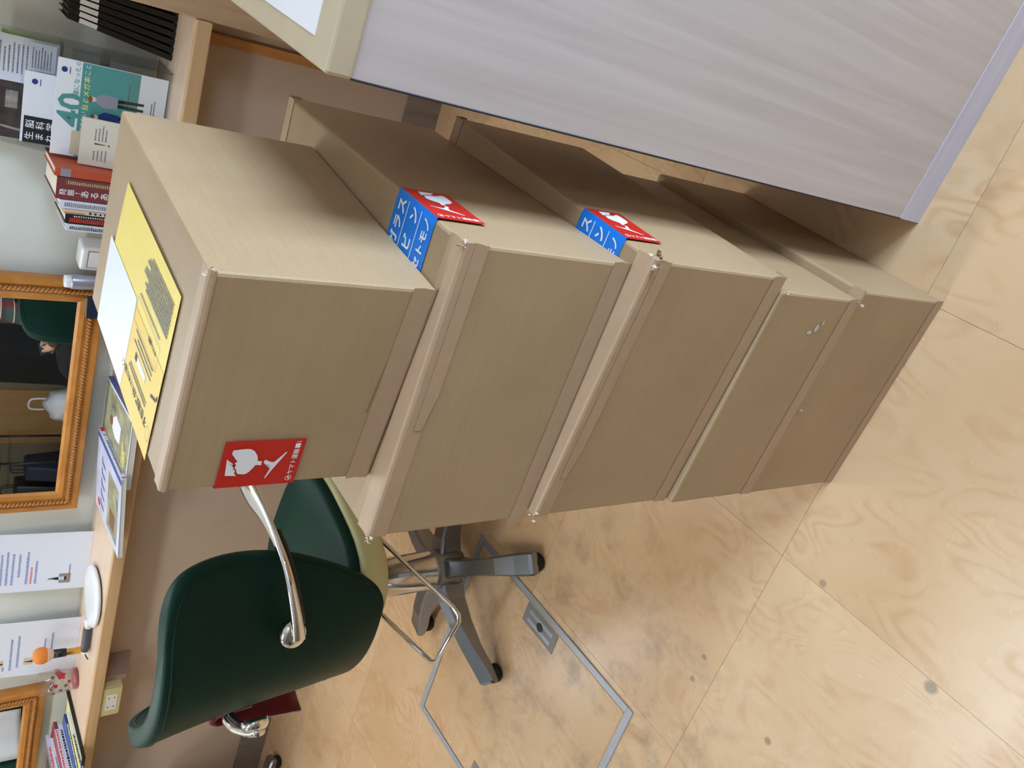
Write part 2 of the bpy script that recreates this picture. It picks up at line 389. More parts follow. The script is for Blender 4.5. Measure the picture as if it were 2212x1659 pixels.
for (y0, y1, z0, z1) in ((YB, YW+.1, 0, .65), (YB, YW+.1, 2.15, ZC), (YB, -2.15, .65, 2.15), (-1.45, -.55, .65, 2.15), (.62, YW+.1, .65, 2.15)): add_box(bm, (XR, y0, z0), (XR+.1, y1, z1))
struct(bm_obj('wall_right', bm, M_CREAM), 'cream side wall with a shop window and an added window opening')
struct(box('wall_front', (XL, YB-.1, 0), (XR, YB, ZC), mat('wall_tan', rgb(122, 110, 90), .9)), 'dim beige wall behind the photographer')
M_WINF = mat('window_frame_metal', rgb(190, 190, 192), .4, .6)
def window(name, axis, at, u0, u1, z0, z1, label):
    bm = bmesh.new(); w = .04
    def seg(a0, a1, b0, b1):
        if axis == 'x': add_box(bm, (at, a0, b0), (at+.05, a1, b1))
        else: add_box(bm, (a0, at, b0), (a1, at+.05, b1))
    seg(u0, u1, z0, z0+w); seg(u0, u1, z1-w, z1); seg(u0, u0+w, z0+w, z1-w); seg(u1-w, u1, z0+w, z1-w); seg((u0+u1)/2-w/2, (u0+u1)/2+w/2, z0+w, z1-w)
    return struct(bm_obj(name, bm, M_WINF), label)
window('window_1', 'x', XR+.02, -.55, .62, .65, 2.15, 'metal framed shop window in the side wall beside the desk')
window('added_window', 'x', XR+.02, -2.15, -1.45, .65, 2.15, 'narrow metal framed window added in the side wall to soften the desk shadow')  # unseen extra window, added to spread the shadow edge on the boxes

# lower counter wall with baseboard, worktop
Zt, Yf, Yp = .755, 2.04, 2.184
XC = -.232
struct(box('wall_counter', (XL, Yp, 0), (XC+.001, YW-.001, Zt-.036), M_PANEL), 'beige panel wall below the worktop')
struct(box('baseboard_counter', (XL, Yp-.008, 0), (XC-.002, Yp, .112), M_BASEB), 'grey brown baseboard under the worktop')
struct(box('trim_1', (-.292, Yp-.014, .112), (-.268, Yp, Zt-.036), M_CLEAT), 'orange wood strip on the panel below the worktop')
struct(box('trim_2', (-.262, Yp-.006, .112), (-.236, Yp, Zt-.036), M_PANEL), 'narrow beige strip at the panel end')
struct(box('wall_return', (XC, Yf+.005, 0), (.9, YW-.001, ZC), M_POST, None, .003), 'brown wood panelled end wall at the right of the worktop')
wt = empty('worktop', 'long pale beige worktop running below the mirrors', 'worktop', (-2.9, 2.18, Zt))
box('top', (XL+2.9, Yf+.014-2.18, -.034), (XC+2.9-.001, YW-.002-2.18, 0), M_WTOP, wt, .002)
box('front_edge', (XL+2.9, Yf-2.18, -.036), (XC+2.9-.001, Yf+.0145-2.18, .0005), M_WEDGE, wt, .004, 3)

# ceiling fixtures
def ceiling_light(loc, label, rz=0, power=38):
    e = empty('ceiling_light', label, 'ceiling light', loc, rz, 'fluorescent ceiling lights')
    box('housing', (-.63, -.16, -.05), (.63, .16, 0), mat('lamp_housing', rgb(235, 235, 235), .5), e, .004)
    bm = bmesh.new(); add_box(bm, (-.6, -.13, -.062), (.6, .13, -.0505), .004)
    m, nt, b = new_mat('lamp_diffuser'); b.inputs['Base Color'].default_value = (.9, .9, .9, 1)
    b.inputs['Emission Color'].default_value = (.95, 1.0, 1.05, 1); b.inputs['Emission Strength'].default_value = power
    bm_obj('diffuser', bm, m, e)
ceiling_light((-1.90, .52, ZC), 'fluorescent ceiling light above the open floor', 0, LAMP := 18.8)
ceiling_light((-3.9, .62, ZC), 'fluorescent ceiling light farther left over the floor', 0, LAMP)

# lamp bars on the wall above the two mirrors
def mirror_lamp(x, label):
    e = empty('mirror_lamp', label, 'wall lamp', (x, YW, 1.95), 0, 'lamp bars above the mirrors')
    box('bracket', (-.05, -.10, -.03), (.05, -.0005, .03), mat('lamp_bracket', rgb(200, 200, 200), .4, .6), e, .004)
    m, nt, b = new_mat('lamp_tube'); b.inputs['Base Color'].default_value = (.9, .9, .9, 1)
    b.inputs['Emission Color'].default_value = (.95, 1.0, 1.05, 1); b.inputs['Emission Strength'].default_value = BAR
    tube('tube', [(-.36, -.13, 0), (.36, -.13, 0)], .025, m, e, 12)
BAR = 54.0
mirror_lamp(-1.36, 'white lamp bar above the large mirror'); mirror_lamp(-2.9, 'white lamp bar above the left mirror')

# ------------------------------------------------------------------ cardboard boxes
BOWL = [(0.834, 0.905), (0.847, 0.824), (0.854, 0.732), (0.844, 0.679), (0.797, 0.628), (0.708, 0.582), (0.63, 0.558), (0.552, 0.547), (0.53, 0.481), (0.491, 0.488), (0.437, 0.481), (0.451, 0.559), (0.369, 0.588), (0.291, 0.621), (0.246, 0.66), (0.235, 0.691), (0.261, 0.773), (0.341, 0.801), (0.347, 0.792), (0.407, 0.828), (0.483, 0.821), (0.522, 0.846), (0.556, 0.813), (0.752, 0.913)]
FRAG = [(0.627, 0.958), (0.497, 0.857), (0.476, 0.891), (0.434, 0.851), (0.357, 0.854), (0.322, 0.808), (0.284, 0.819), (0.209, 0.78), (0.231, 0.93)]
BASE = [(0.523, 0.459), (0.569, 0.447), (0.495, 0.348), (0.498, 0.313), (0.74, 0.184), (0.727, 0.172), (0.285, 0.321), (0.093, 0.377), (0.115, 0.387), (0.342, 0.347), (0.404, 0.359), (0.433, 0.379), (0.483, 0.455)]
SW, SR, SB = .082, .059, .060          # sticker: height of the label, red part, blue part
def box_body(L, D, h, parent, seed):
    bm = bmesh.new()
    add_box(bm, (-L, 0, 0), (0, D, h))
    bmesh.ops.subdivide_edges(bm, edges=bm.edges[:], cuts=9, use_grid_fill=True)
    rnd = random.Random(seed); ph = [rnd.uniform(0, 6) for _ in range(6)]
    for v in bm.verts:
        x, y, z = (v.co.x+L)/L, v.co.y/D, v.co.z/h
        bul = lambda a, b: math.sin(PI*a)*math.sin(PI*b)
        k = .0028
        if v.co.x > -1e-6: v.co.x += k*bul(y, z)*math.sin(ph[0])
        if v.co.x < -L+1e-6: v.co.x -= k*bul(y, z)*.5
        if v.co.z > h-1e-6 : v.co.z -= .0015*bul(x, y)
    es = [e for e in bm.edges if len(e.link_faces) == 2 and e.calc_face_angle() > .8]
    bmesh.ops.bevel(bm, geom=es, offset=.0035, segments=2, affect='EDGES', profile=.5)
    o = bm_obj('body', bm, M_CARD, parent)
    return o
def zig(a0, a1, n, amp):
    return [(a0+(a1-a0)*i/n, amp*(i % 2)) for i in range(n+1)]
def tape_edge(parent, L, D, h, which, w1, w2, x0=None, x1=None, end_wrap=True):
    """paper tape folded along a long edge: w1 on the horizontal face, w2 on the upright face"""
    e = .0006; x0 = -L-.001 if x0 is None else x0; x1 = .001 if x1 is None else x1
    sy = -1 if which.startswith('front') else 1
    yo = 0 if sy < 0 else D
    zt = h if which.endswith('top') else 0; sz = 1 if zt else -1
    r_ = .0036; prof = [(yo-sy*w1, zt+sz*e), (yo-sy*w1*.5, zt+sz*e)] + [(yo-sy*r_+sy*(r_+e)*math.sin(a_), zt-sz*r_+sz*(r_+e)*math.cos(a_)) for a_ in (0, PI/4, PI/2)] + [(yo+sy*e, zt-sz*max(w2*.6, .0045)), (yo+sy*e, zt-sz*max(w2, .005))]
    n = 24; V = []; F = []
    rnd = random.Random(int(L*1e4)+len(which))
    for i in range(n+1):
        x = x0+(x1-x0)*i/n
        for j, (y, z) in enumerate(prof):
            w = .0010*math.sin(i*.9+rnd.random()*1.2) if 0 < j < 6 else 0
            V.append((x + (.0012 if (j % 2) and i in (0, n) else 0), y, z))
    m = len(prof)
    for i in range(n):
        for j in range(m-1): F.append((i*m+j, (i+1)*m+j, (i+1)*m+j+1, i*m+j+1))
    return mesh_obj('tape', V, F, M_TAPE, parent, False)
def torn(parent, at, s, seed, m=None):
    """small torn, curled flakes of liner paper at a crushed corner"""
    rnd = random.Random(seed); bm = bmesh.new()
    for k in range(4):
        c = Vector(at)+Vector([rnd.uniform(-s, s)*.5 for _ in range(3)])
        d = Vector([rnd.uniform(-1, 1) for _ in range(3)]).normalized()*s*rnd.uniform(.5, 1); u = d.orthogonal().normalized()*s*rnd.uniform(.25, .5)
        p = [c, c+d*.6+u, c+d, c+d*.5-u*.6, c+d*.45+u*.15+d.cross(u).normalized()*s*.3]
        v = [bm.verts.new(q) for q in p]
        bm.faces.new((v[0], v[1], v[4])); bm.faces.new((v[1], v[2], v[4])); bm.faces.new((v[2], v[3], v[4])); bm.faces.new((v[3], v[0], v[4]))
    return bm_obj('torn_edge', bm, m or M_TORN, parent)
def sticker(parent, fmap):
    """fmap(s,t,lift): s<0 on the first face (blue), s>0 over the fold (red); t across, reading direction +s"""
    def strip(name, s0, s1, m, lift):
        V = []; F = []; n = 8
        for i in range(n+1):
            s = s0+(s1-s0)*i/n
            V += [fmap(s, 0, lift), fmap(s, SW, lift)]
        for i in range(n): F.append((2*i, 2*i+2, 2*i+3, 2*i+1))
        return mesh_obj(name, V, F, m, parent)
    def poly(name, polys, m, par, lift):
        bm = bmesh.new()
        for P in polys: bm.faces.new([bm.verts.new(fmap(a, b, lift)) for a, b in P])
        bmesh.ops.triangulate(bm, faces=bm.faces[:])
        me = bpy.data.meshes.new(name); bm.to_mesh(me); bm.free(); me.materials.append(m)
        return link(bpy.data.objects.new(name, me), par)
    bl = strip('sticker_blue', -SB, 0, M_BLUE, .0011); bl['label'] = 'blue half of the fragile sticker'
    rd = strip('sticker_red', 0, SR, M_RED, .0011); rd['label'] = 'red half of the fragile sticker with a broken wine glass'
    r3 = SW/3
    poly('row_line', [rect(-SB+.004, r3-.0006, -.003, r3+.0006), rect(-SB+.004, 2*r3-.0006, -.003, 2*r3+.0006)], M_WHITE, bl, .0016)
    items = []
    for t, row in (('ガラス', 2), ('ビン', 1), ('セトモノ', 0)):
        n = len(t); step, z = {3: (.0185, .0172), 2: (.030, .0172), 4: (.0140, .0140)}[n]; x = -.0035-z-(n-1)*step
        for i, c in enumerate(t): items.append((c, x+i*step, row*r3+(.0062 if n < 4 else .0078), z))
    lettering('lettering', items, M_WHITE, bl, None, .0016, fmap, .03)
    def ic(P): return [(.004+a*(SR-.006), .004+b*(SW-.006)) for a, b in P]
    poly('broken_glass', [ic(BOWL), ic(FRAG), ic(BASE)], M_WHITE, rd, .0016)
    lettering('lettering', [('ヤマト運輸', .0125, .0052, .0068)], M_WHITE, rd, None, .0016, fmap, .01)
    poly('mark', [rect(.0475, .0050, .0535, .0105), rect(.0548, .0053, .0562, .0063), rect(.0552, .0063, .0558, .010)], M_WHITE, rd, .0016)
    ring = []; n = 20
    for k in range(n):
        a0, a1 = 2*PI*k/n, 2*PI*(k+1)/n; cx, cy = .0078, .0078
        ring.append([(cx+.0034*math.cos(a0), cy+.0034*math.sin(a0)), (cx+.0034*math.cos(a1), cy+.0034*math.sin(a1)), (cx+.0028*math.cos(a1), cy+.0028*math.sin(a1)), (cx+.0028*math.cos(a0), cy+.0028*math.sin(a0))])
    ring.append([(.0060, .0068), (.0072, .0064), (.0096, .0070), (.0098, .0086), (.0090, .0094), (.0082, .0084), (.0066, .0082)])
    poly('emblem', ring, M_WHITE, rd, .0016)

BOXES = [  # x, y, theta, L, D, h, z   (top of the stack first)
    (-.2588, .6332, -.1095, .2377, .3464, .2222, .9130),
    (-.2021, .6164, -.0317, .3549, .4680, .2268, .6862),
    (-.1853, .5896, -.0669, .3606, .4490, .2501, .4362),
    (-.2026, .5878, -.0485, .3435, .4490, .1918, .2443),
    (-.1891, .5901, -.0483, .3604, .4506, .2443, 0.0)]
LBL = ['small cardboard box with a yellow delivery slip on its lid, topmost of the stack',
       'cardboard box with blue and red fragile sticker, second from the top of the stack',
       'tall cardboard box with fragile sticker and a torn corner, middle of the stack',
       'shallow cardboard box with white scuffs, second from the bottom of the stack',
       'cardboard box standing on the floor, lowest of the stack']
for i, (x, y, th, L, D, h, z) in enumerate(BOXES):
    e = empty('cardboard_box', LBL[i], 'box', (x, y, z), th, 'stacked cardboard boxes')
    box_body(L, D, h-.0014, e, 11+i); h -= .0014
    if i == 0:
        tape_edge(e, L, D, h, 'front_top', .018, .006)
        tape_edge(e, L, D, h, 'front_bottom', .01, .028)
        # delivery slip on the lid: reading direction +y, letters' up -x
        Ms = plane_M((-.243, .052, h), (.02, 1, 0), (-1, .02, 0))      # plane x -> box +y, plane y -> box -x
        # slip spans plane x 0..0.25, plane y 0..-0.19
        sl = print_poly('delivery_slip', [[(0, 0), (.25, 0), (.222, -.19), (0, -.19)]], M_YEL, e, Ms, .0012); sl['label'] = 'yellow delivery slip'
        print_poly('slip_shade', [rect(0, -.105, .118, 0)], M_YELD, sl, Ms, .0015)
        print_poly('address_window', [rect(.118, -.112, .249, -.001)], M_SLIPW, sl, Ms, .0017)['label'] = 'blank white address window'
        lettering('lettering', [('不在連絡が', .018, -.035, .0112), ('スマホに届く!', .070, -.035, .0090)], M_BLACK, sl, Ms, .0019, None, .02)
        lettering('lettering', [('天', .010, -.034, .011)], M_BLACK, sl, Ms, .0019) if False else None
        for x0_, y0_, x1_, y1_, rows, hh_, sd in ((.03, -.050, .108, -.041, 2, .0026, 3), (.03, -.090, .105, -.072, 3, .0026, 4), (.012, -.175, .112, -.135, 9, .0032, 6), (.03, -.127, .114, -.121, 1, .0024, 8)):
            print_poly('fine_print', dashes(x0_, y0_, x1_, y1_, rows, hh_, sd, .12, .5, 1.3, .2), M_INKG, sl, Ms, .0019)
        lettering('lettering', [('ヤマト運輸', .03, -.1075, .0062)], M_BLACK, sl, Ms, .0019, None, .02)
        print_poly('search_field', [rect(.046, -.068, .080, -.060)], M_WHITE, sl, Ms, .0018)
        print_poly('search_mark', [rect(.081, -.068, .089, -.060)], M_BLACK, sl, Ms, .0019)
        print_poly('brush_mark', [[(.003, -.078), (.006, -.072), (.022, -.066), (.0215, -.063), (.004, -.069), (.001, -.074)]], M_BLACK, sl, Ms, .0019)
        fr = []
        x0, x1, y0, y1, w = .022, .115, -.118, -.110, .0004
        fr += [rect(x0, -.118, x1, -.118+w), rect(x0, -.0915, x1, -.0915+w), rect(x0, -.118, x0+w, -.0915), rect(x1, -.118, x1+w, -.0915)]
        print_poly('ruling', fr, M_BLACK, sl, Ms, .0019); fr = []
        n = 28
        for k in range(n):
            a0, a1 = 2*PI*k/n, 2*PI*(k+1)/n; cx, cy = .0085, -.027
            fr.append([(cx+.0068*math.cos(a0), cy+.008*math.sin(a0)), (cx+.0068*math.cos(a1), cy+.008*math.sin(a1)), (cx+.0064*math.cos(a1), cy+.0076*math.sin(a1)), (cx+.0064*math.cos(a0), cy+.0076*math.sin(a0))])
        print_poly('stamp_ring', fr, M_BLACK, sl, Ms, .0019)
        z0 = .0885
        sticker(e, lambda s, t, l: Vector((-L-l-.0006, -s+.0006, z0+t)) if s < 0 else Vector((-L+s, -.0002-l, z0+t)))
        # slit along the front where the tape has lifted
        mesh_obj('slit', [(-.085, -.0010, .0290), (-.148, -.0010, .0312), (-.148, -.0010, .0318), (-.085, -.0010, .0292)], [(0, 1, 2, 3)], M_BLACK, e)
        torn(e, (0, 0, h), .006, 3)
    if i in (1, 2):
        tape_edge(e, L, D, h, 'front_top', .026, .0225)
        tape_edge(e, L, D, h, 'front_bottom', .02, .027)
        tape_edge(e, L, D, h, 'back_top', .022, .02)
        y0 = .0555 if i == 1 else .050
        sticker(e, lambda s, t, l, h=h, y0=y0: Vector((s+.0006, y0+t, h-.0012*0+l)) if s < 0 else Vector((l+.0016, y0+t, h-s)))
        # overlapping second length of tape with a saw-toothed cut
        a, b, c, d = (-.212, -.172, h-.012, h-.0285) if i == 1 else (-.30, -.262, h-.012, h-.0285)
        pts = [(.0008, -.0011, c), (a, -.0011, c), (a, -.0011, h-.0225)] + [(a+(b-a)*k/16, -.0011, h-.0225+(d-h+.0225)*k/16+(.0016 if k % 2 else 0)) for k in range(1, 17)] + [(.0008, -.0011, d)]
        mesh_obj('tape', pts, [tuple(range(len(pts)))], M_TAPE, e)
        torn(e, (0, 0, h), .007 if i == 1 else .012, 5+i); torn(e, (-L, 0, h), .008, 15+i)
        if i == 2: torn(e, (.002, .01, h-.016), .011, 45, mat('torn_brown', rgb(150, 120, 94), .9))
    if i == 3:
        tape_edge(e, L, D, h, 'front_bottom', .02, .027); torn(e, (0, 0, 0.004), .009, 31); torn(e, (0, 0, h-.01), .006, 32); torn(e, (-L, 0, .004), .006, 33)
        print_poly('scuff', [ell(-.047, .073, .006, .004, 9), ell(-.054, .085, .003, .006, 8), ell(-.038, .064, .004, .002, 8)], mat('scuff_pale', rgb(206, 204, 200), .8), e, plane_M((0, -.0004, 0), (1, 0, 0), (0, 0, 1)), .0003)
    if i == 4:
        tape_edge(e, L, D, h, 'front_bottom', .01, .024, None, None)
        tape_edge(e, L, D, h, 'front_top', .02, .004)
        torn(e, (-.2, -.002, h-.006), .006, 51)

# ------------------------------------------------------------------ reception desk at the right
dk = empty('reception_desk', 'pale greyish wood veneer desk with white inset top beside the box stack', 'desk', (-.0938, .6915, 0), -.0463)
DW, DD, DH = 1.5, .62, 1.05
box('front_panel', (0, 0, .06), (DW, .022, DH-.026), M_DESK, dk)
box('side_panel', (.001, .022, 0), (.022, DD, DH-.026), M_DESK, dk)
box('side_panel', (DW-.022, .022, 0), (DW, DD, DH-.026), M_DESK, dk)
box('back_panel', (.022, DD-.02, 0), (DW-.022, DD, DH-.026), M_DESK, dk)
box('kick_board', (0, -.001, 0), (DW, .021, .0595), M_DESKB, dk)
dt = box('top', (-.0005, -.0035, DH-.0258), (DW+.0005, DD, DH), M_DTOP, dk, .003)
box('white_inset', (.022, .032, DH-.002), (DW-.022, DD-.03, DH+.0006), M_DTOPW, dk)
tube('edge_strip', [(0, 0, .06), (0, 0, DH-.026)], .0012, M_BLACK, dk, 6)

# ------------------------------------------------------------------ floor hatch
ht = empty('floor_hatch', 'square metal framed floor hatch under the green chair', 'hatch', (-1.596, 1.063, 0), .012)
s = .325; w = .019
for (a, b) in (((-s, -s), (s, -s+w)), ((-s, s-w), (s, s)), ((-s, -s+w), (-s+w, s-w)), ((s-w, -s+w), (s, s-w))):
    bm = bmesh.new(); add_box(bm, (a[0], a[1], .0002), (b[0], b[1], .0035), .001)
    bm_obj('frame_bar', bm, M_HATCH, ht)
box('cover', (-s+w+.003, -s+w+.003, .0001), (s-w-.003, s-w-.003, .0012), M_FLOOR, ht)
for (cx, cy) in ((s-w-.034, .01), (-s+w+.034, -.02)):
    pl = box('handle_plate', (cx-.028, cy-.065, .0013), (cx+.028, cy+.065, .0026), M_HATCHD, ht)
    for dx in (-.012, .012):
        box('slot', (cx+dx-.006, cy-.048, .0027), (cx+dx+.006, cy+.048, .0032), M_HATCH, pl)
    lathe('finger_hole', [(0, .0034), (.011, .0034), (.013, .0030)], M_BLKPL, pl, 16, Matrix.Translation((cx, cy, 0)))

# ------------------------------------------------------------------ green salon chair
HW = [(.390, .11), (.400, .155), (.43, .186), (.48, .212), (.55, .234), (.63, .252), (.72, .264), (.79, .268), (.84, .266), (.870, .256), (.892, .226), (.899, .16)]
def interp(tab, z):
    for (z0, a), (z1, b) in zip(tab[:-1], tab[1:]):
        if z <= z1: return a+(b-a)*(z-z0)/(z1-z0)
    return tab[-1][1]
BK = [(.390, -.185), (.5, -.212), (.63, -.228), (.75, -.240), (.899, -.262)]
DP = [(.390, .08), (.45, .110), (.55, .135), (.63, .150), (.75, .148), (.899, .125)]
def back_pt(u, z):
    hw = interp(HW, z)
    return Vector((hw*u, interp(BK, z)+interp(DP, z)*(hw*u/.245)**2, z))
def make_chair(label, loc, rz, feet, cloth=True):
    e = empty('salon_chair', label, 'chair', loc, rz, 'green salon chairs')
    # backrest
    NU, zs = 18, [a for a, _ in HW]
    V = [back_pt(-1+2*i/NU, z) for z in zs for i in range(NU+1)]
    F = [(j*(NU+1)+i, j*(NU+1)+i+1, (j+1)*(NU+1)+i+1, (j+1)*(NU+1)+i) for j in range(len(zs)-1) for i in range(NU)]
    me = bpy.data.meshes.new('backrest'); me.from_pydata([tuple(v) for v in V], [], F); me.update(); me.materials.append(M_GREEN)
    me.polygons.foreach_set('use_smooth', [True]*len(me.polygons))
    b = link(bpy.data.objects.new('backrest', me), e)
    so = b.modifiers.new('thick', 'SOLIDIFY'); so.thickness = .042; so.offset = -1; so.use_even_offset = True
    sb = b.modifiers.new('smooth', 'SUBSURF'); sb.levels = 2; sb.render_levels = 2
    # welt piping round the rim, on both faces
    def bn_(u, z):
        a = back_pt(u+.01, z)-back_pt(u-.01, z); c = back_pt(u, z+.004)-back_pt(u, z-.004); n = c.cross(a).normalized()
        return n if n.y > 0 else -n
    uz = [(-.93, z) for z in (.44, .5, .56, .63, .7, .77, .82)] + [(-.91, .85), (-.85, .871)] + [(-.7+.2*k, .882) for k in range(8)] + [(.85, .871), (.91, .85)] + [(.93, z) for z in (.82, .77, .7, .63, .56, .5, .44)]
    for off in (.0005, .0415):
        tube('piping', spline([back_pt(u, z)+bn_(u, z)*off for u, z in uz], 3), .0026, M_GREEN, b, 6)
    # seat: green pad on a cream rim
    def seat(z0, z1, inset, m, name, top_round):
        bm = bmesh.new(); out = []
        n = 40
        def ring(z, ins):
            r = []
            for k in range(n):
                a = 2*PI*k/n; c, s_ = math.cos(a), math.sin(a); p_ = 3.2
                rr = (abs(c)**p_+abs(s_)**p_)**(-1/p_)
                r.append(bm.verts.new((rr*c*(.232-ins), .065+rr*s_*(.235-ins), z)))
            return r
        rings = [ring(z0, inset+.006), ring(z0+.01, inset), ring(z1-top_round, inset), ring(z1-top_round*.35, inset+top_round*.3), ring(z1, inset+top_round), ring(z1+.002, .12), ring(z1-.004, .22)]
        for a, b_ in zip(rings[:-1], rings[1:]):
            for k in range(n): bm.faces.new((a[k], a[(k+1) % n], b_[(k+1) % n], b_[k]))
        bm.faces.new(rings[0][::-1]); bm.faces.new(rings[-1])
        return bm_obj(name, bm, m, e, True)
    seat(.385, .452, 0, M_CREAMV, 'seat_rim', .012)
    seat(.440, .476, .012, M_GREEN, 'seat', .016)
    # arms
    for sx in (1, -1):
        P = spline([(sx*.165, -.238, .642), (sx*.205, -.214, .650), (sx*.262, -.155, .662), (sx*.286, -.085, .668), (sx*.290, .0, .674), (sx*.286, .08, .682), (sx*.278, .145, .676), (sx*.262, .185, .635), (sx*.245, .195, .55), (sx*.225, .19, .45)], 5)
        n = len(P); R = []
        for i in range(n):
            t = i/(n-1)
            R.append((.010+.024*min(1, max(0, (t-.32)/.2)) * (1 if t < .75 else max(.3, 1-(t-.75)*2.5)), .015-.007*min(1, t*3) + .004*min(1, max(0, (t-.4)*4))))
        bm = bmesh.new(); tube_bm(bm, P, R, 14)
        arm = bm_obj('armrest', bm, M_CHROME, e, True)
        # flared bolted end on the back of the shell
        Mx = Matrix.Translation((sx*.162, -.222, .648)) @ Matrix.Rotation(sx*.38, 4, 'Z') @ Matrix.Rotation(math.radians(90), 4, 'X')
        bm = bmesh.new(); lathe_bm(bm, [(0, .013), (.014, .0135), (.025, .010), (.031, .002), (.032, -.012), (0, -.012)], 20, Mx @ Matrix.Diagonal((1.0, .95, 1, 1)))
        fl_ = bm_obj('bolt_plate', bm, M_CHROME, arm, True)
        lathe('bolt', [(0, .0155), (.0045, .0155), (.0065, .0125)], M_ALU, arm, 12, Mx @ Matrix.Translation((sx*.006, -.006, 0)))
        # dark padding under the arm where it meets the shell
        tube('arm_pad', [q+Vector((-sx*.006, .004, -.012)) for q in P[4:18]], .010, M_BLKPL, arm, 8)
    # pedestal
    lathe('column', [(0, .06), (.055, .06), (.055, .12), (.052, .14), (.052, .30), (.060, .305), (.060, .335), (0, .335)], M_CHROME, e, 28)
    box('seat_mount', (-.1, -.07, .335), (.1, .2, .386), M_BLKPL, e, .006)
    tube('pump_lever', spline([(.095, .09, .315), (.098, -.06, .262), (.099, -.19, .207)], 4) + [Vector((.094, -.213, .2)), Vector((.08, -.222, .197)), Vector((-.08, -.222, .197)), Vector((-.094, -.213, .2))] + spline([(-.099, -.19, .207), (-.098, -.06, .262), (-.095, .09, .315)], 4), .0062, M_CHROME, e, 10)
    lathe('hub', [(0, .155), (.05, .15), (.056, .13), (.06, .075), (.05, .05), (0, .05)], M_ALU, e, 28)
    for a in feet:
        bm = bmesh.new(); d = Vector((math.cos(a), math.sin(a), 0)); sdir = Vector((-d.y, d.x, 0))
        prof = [(.03, .030, .125, .055), (.09, .022, .120, .060), (.15, .0215, .106, .056), (.22, .0245, .084, .046), (.275, .0285, .062, .030), (.315, .030, .048, .024), (.322, .028, .042, .024)]
        rings = []
        for r, hwid, zt_, zb_ in prof:
            c = d*r
            rings.append([bm.verts.new(c+sdir*hwid*.82+Vector((0, 0, zt_))), bm.verts.new(c-sdir*hwid*.82+Vector((0, 0, zt_))), bm.verts.new(c-sdir*hwid+Vector((0, 0, zt_-.007))), bm.verts.new(c-sdir*hwid*.9+Vector((0, 0, zb_))), bm.verts.new(c+sdir*hwid*.9+Vector((0, 0, zb_))), bm.verts.new(c+sdir*hwid+Vector((0, 0, zt_-.007)))])
        for p_, q_ in zip(rings[:-1], rings[1:]):
            for k in range(6): bm.faces.new((p_[k], p_[(k+1) % 6], q_[(k+1) % 6], q_[k]))
        bm.faces.new(rings[0][::-1]); bm.faces.new(rings[-1])
        lg = bm_obj('leg', bm, M_ALU, e)
        lathe('glide', [(0, 0), (.021, 0), (.025, .006), (.025, .026), (0, .028)], M_RUBBER, lg, 18, Matrix.Translation(d*.298))
    return e
CA = .16
def fa(deg): return math.radians(deg)+CA
chair = make_chair('green salon chair with chrome arms behind the box stack', (-1.376, 1.391, 0), -CA, [fa(-50), fa(-126), fa(165), fa(94), fa(22)])
chair2 = make_chair('green salon chair by the left mirror, mostly out of view', (-3.19, 1.9, 0), -.75, [math.radians(a+43) for a in (26, 98, 170, 242, 314)])
# red velvet cloth over the far arm
cl = []; NX, NZ = 10, 12
V = []; F = []
for i in range(NX+1):
    for j in range(NZ+1):
        y = -.12+.24*i/NX; t = j/NZ
        if t < .25: a = t/.25; x, z = -.262-.012*a, .60+.078*a
        elif t < .4: a = (t-.25)/.15; x, z = -.274-.034*a, .678+.010*math.sin(PI*a)
        else: a = (t-.4)/.6; x, z = -.308-.02*a-.006*math.sin(y*40)*a, .678-.225*a
        V.append((x, y+.02*(t-.4)*math.sin(i), z))
F = [(i*(NZ+1)+j, (i+1)*(NZ+1)+j, (i+1)*(NZ+1)+j+1, i*(NZ+1)+j+1) for i in range(NX) for j in range(NZ)]
co = mesh_obj('velvet_cloth', V, F, M_VELVET, None, True)
co.location = (-1.376, 1.391, 0); co.rotation_euler = (0, 0, -CA)
so = co.modifiers.new('thick', 'SOLIDIFY'); so.thickness = .008; so.offset = 1
tag(co, 'dark red velvet cloth hanging over the chair arm', 'cloth')

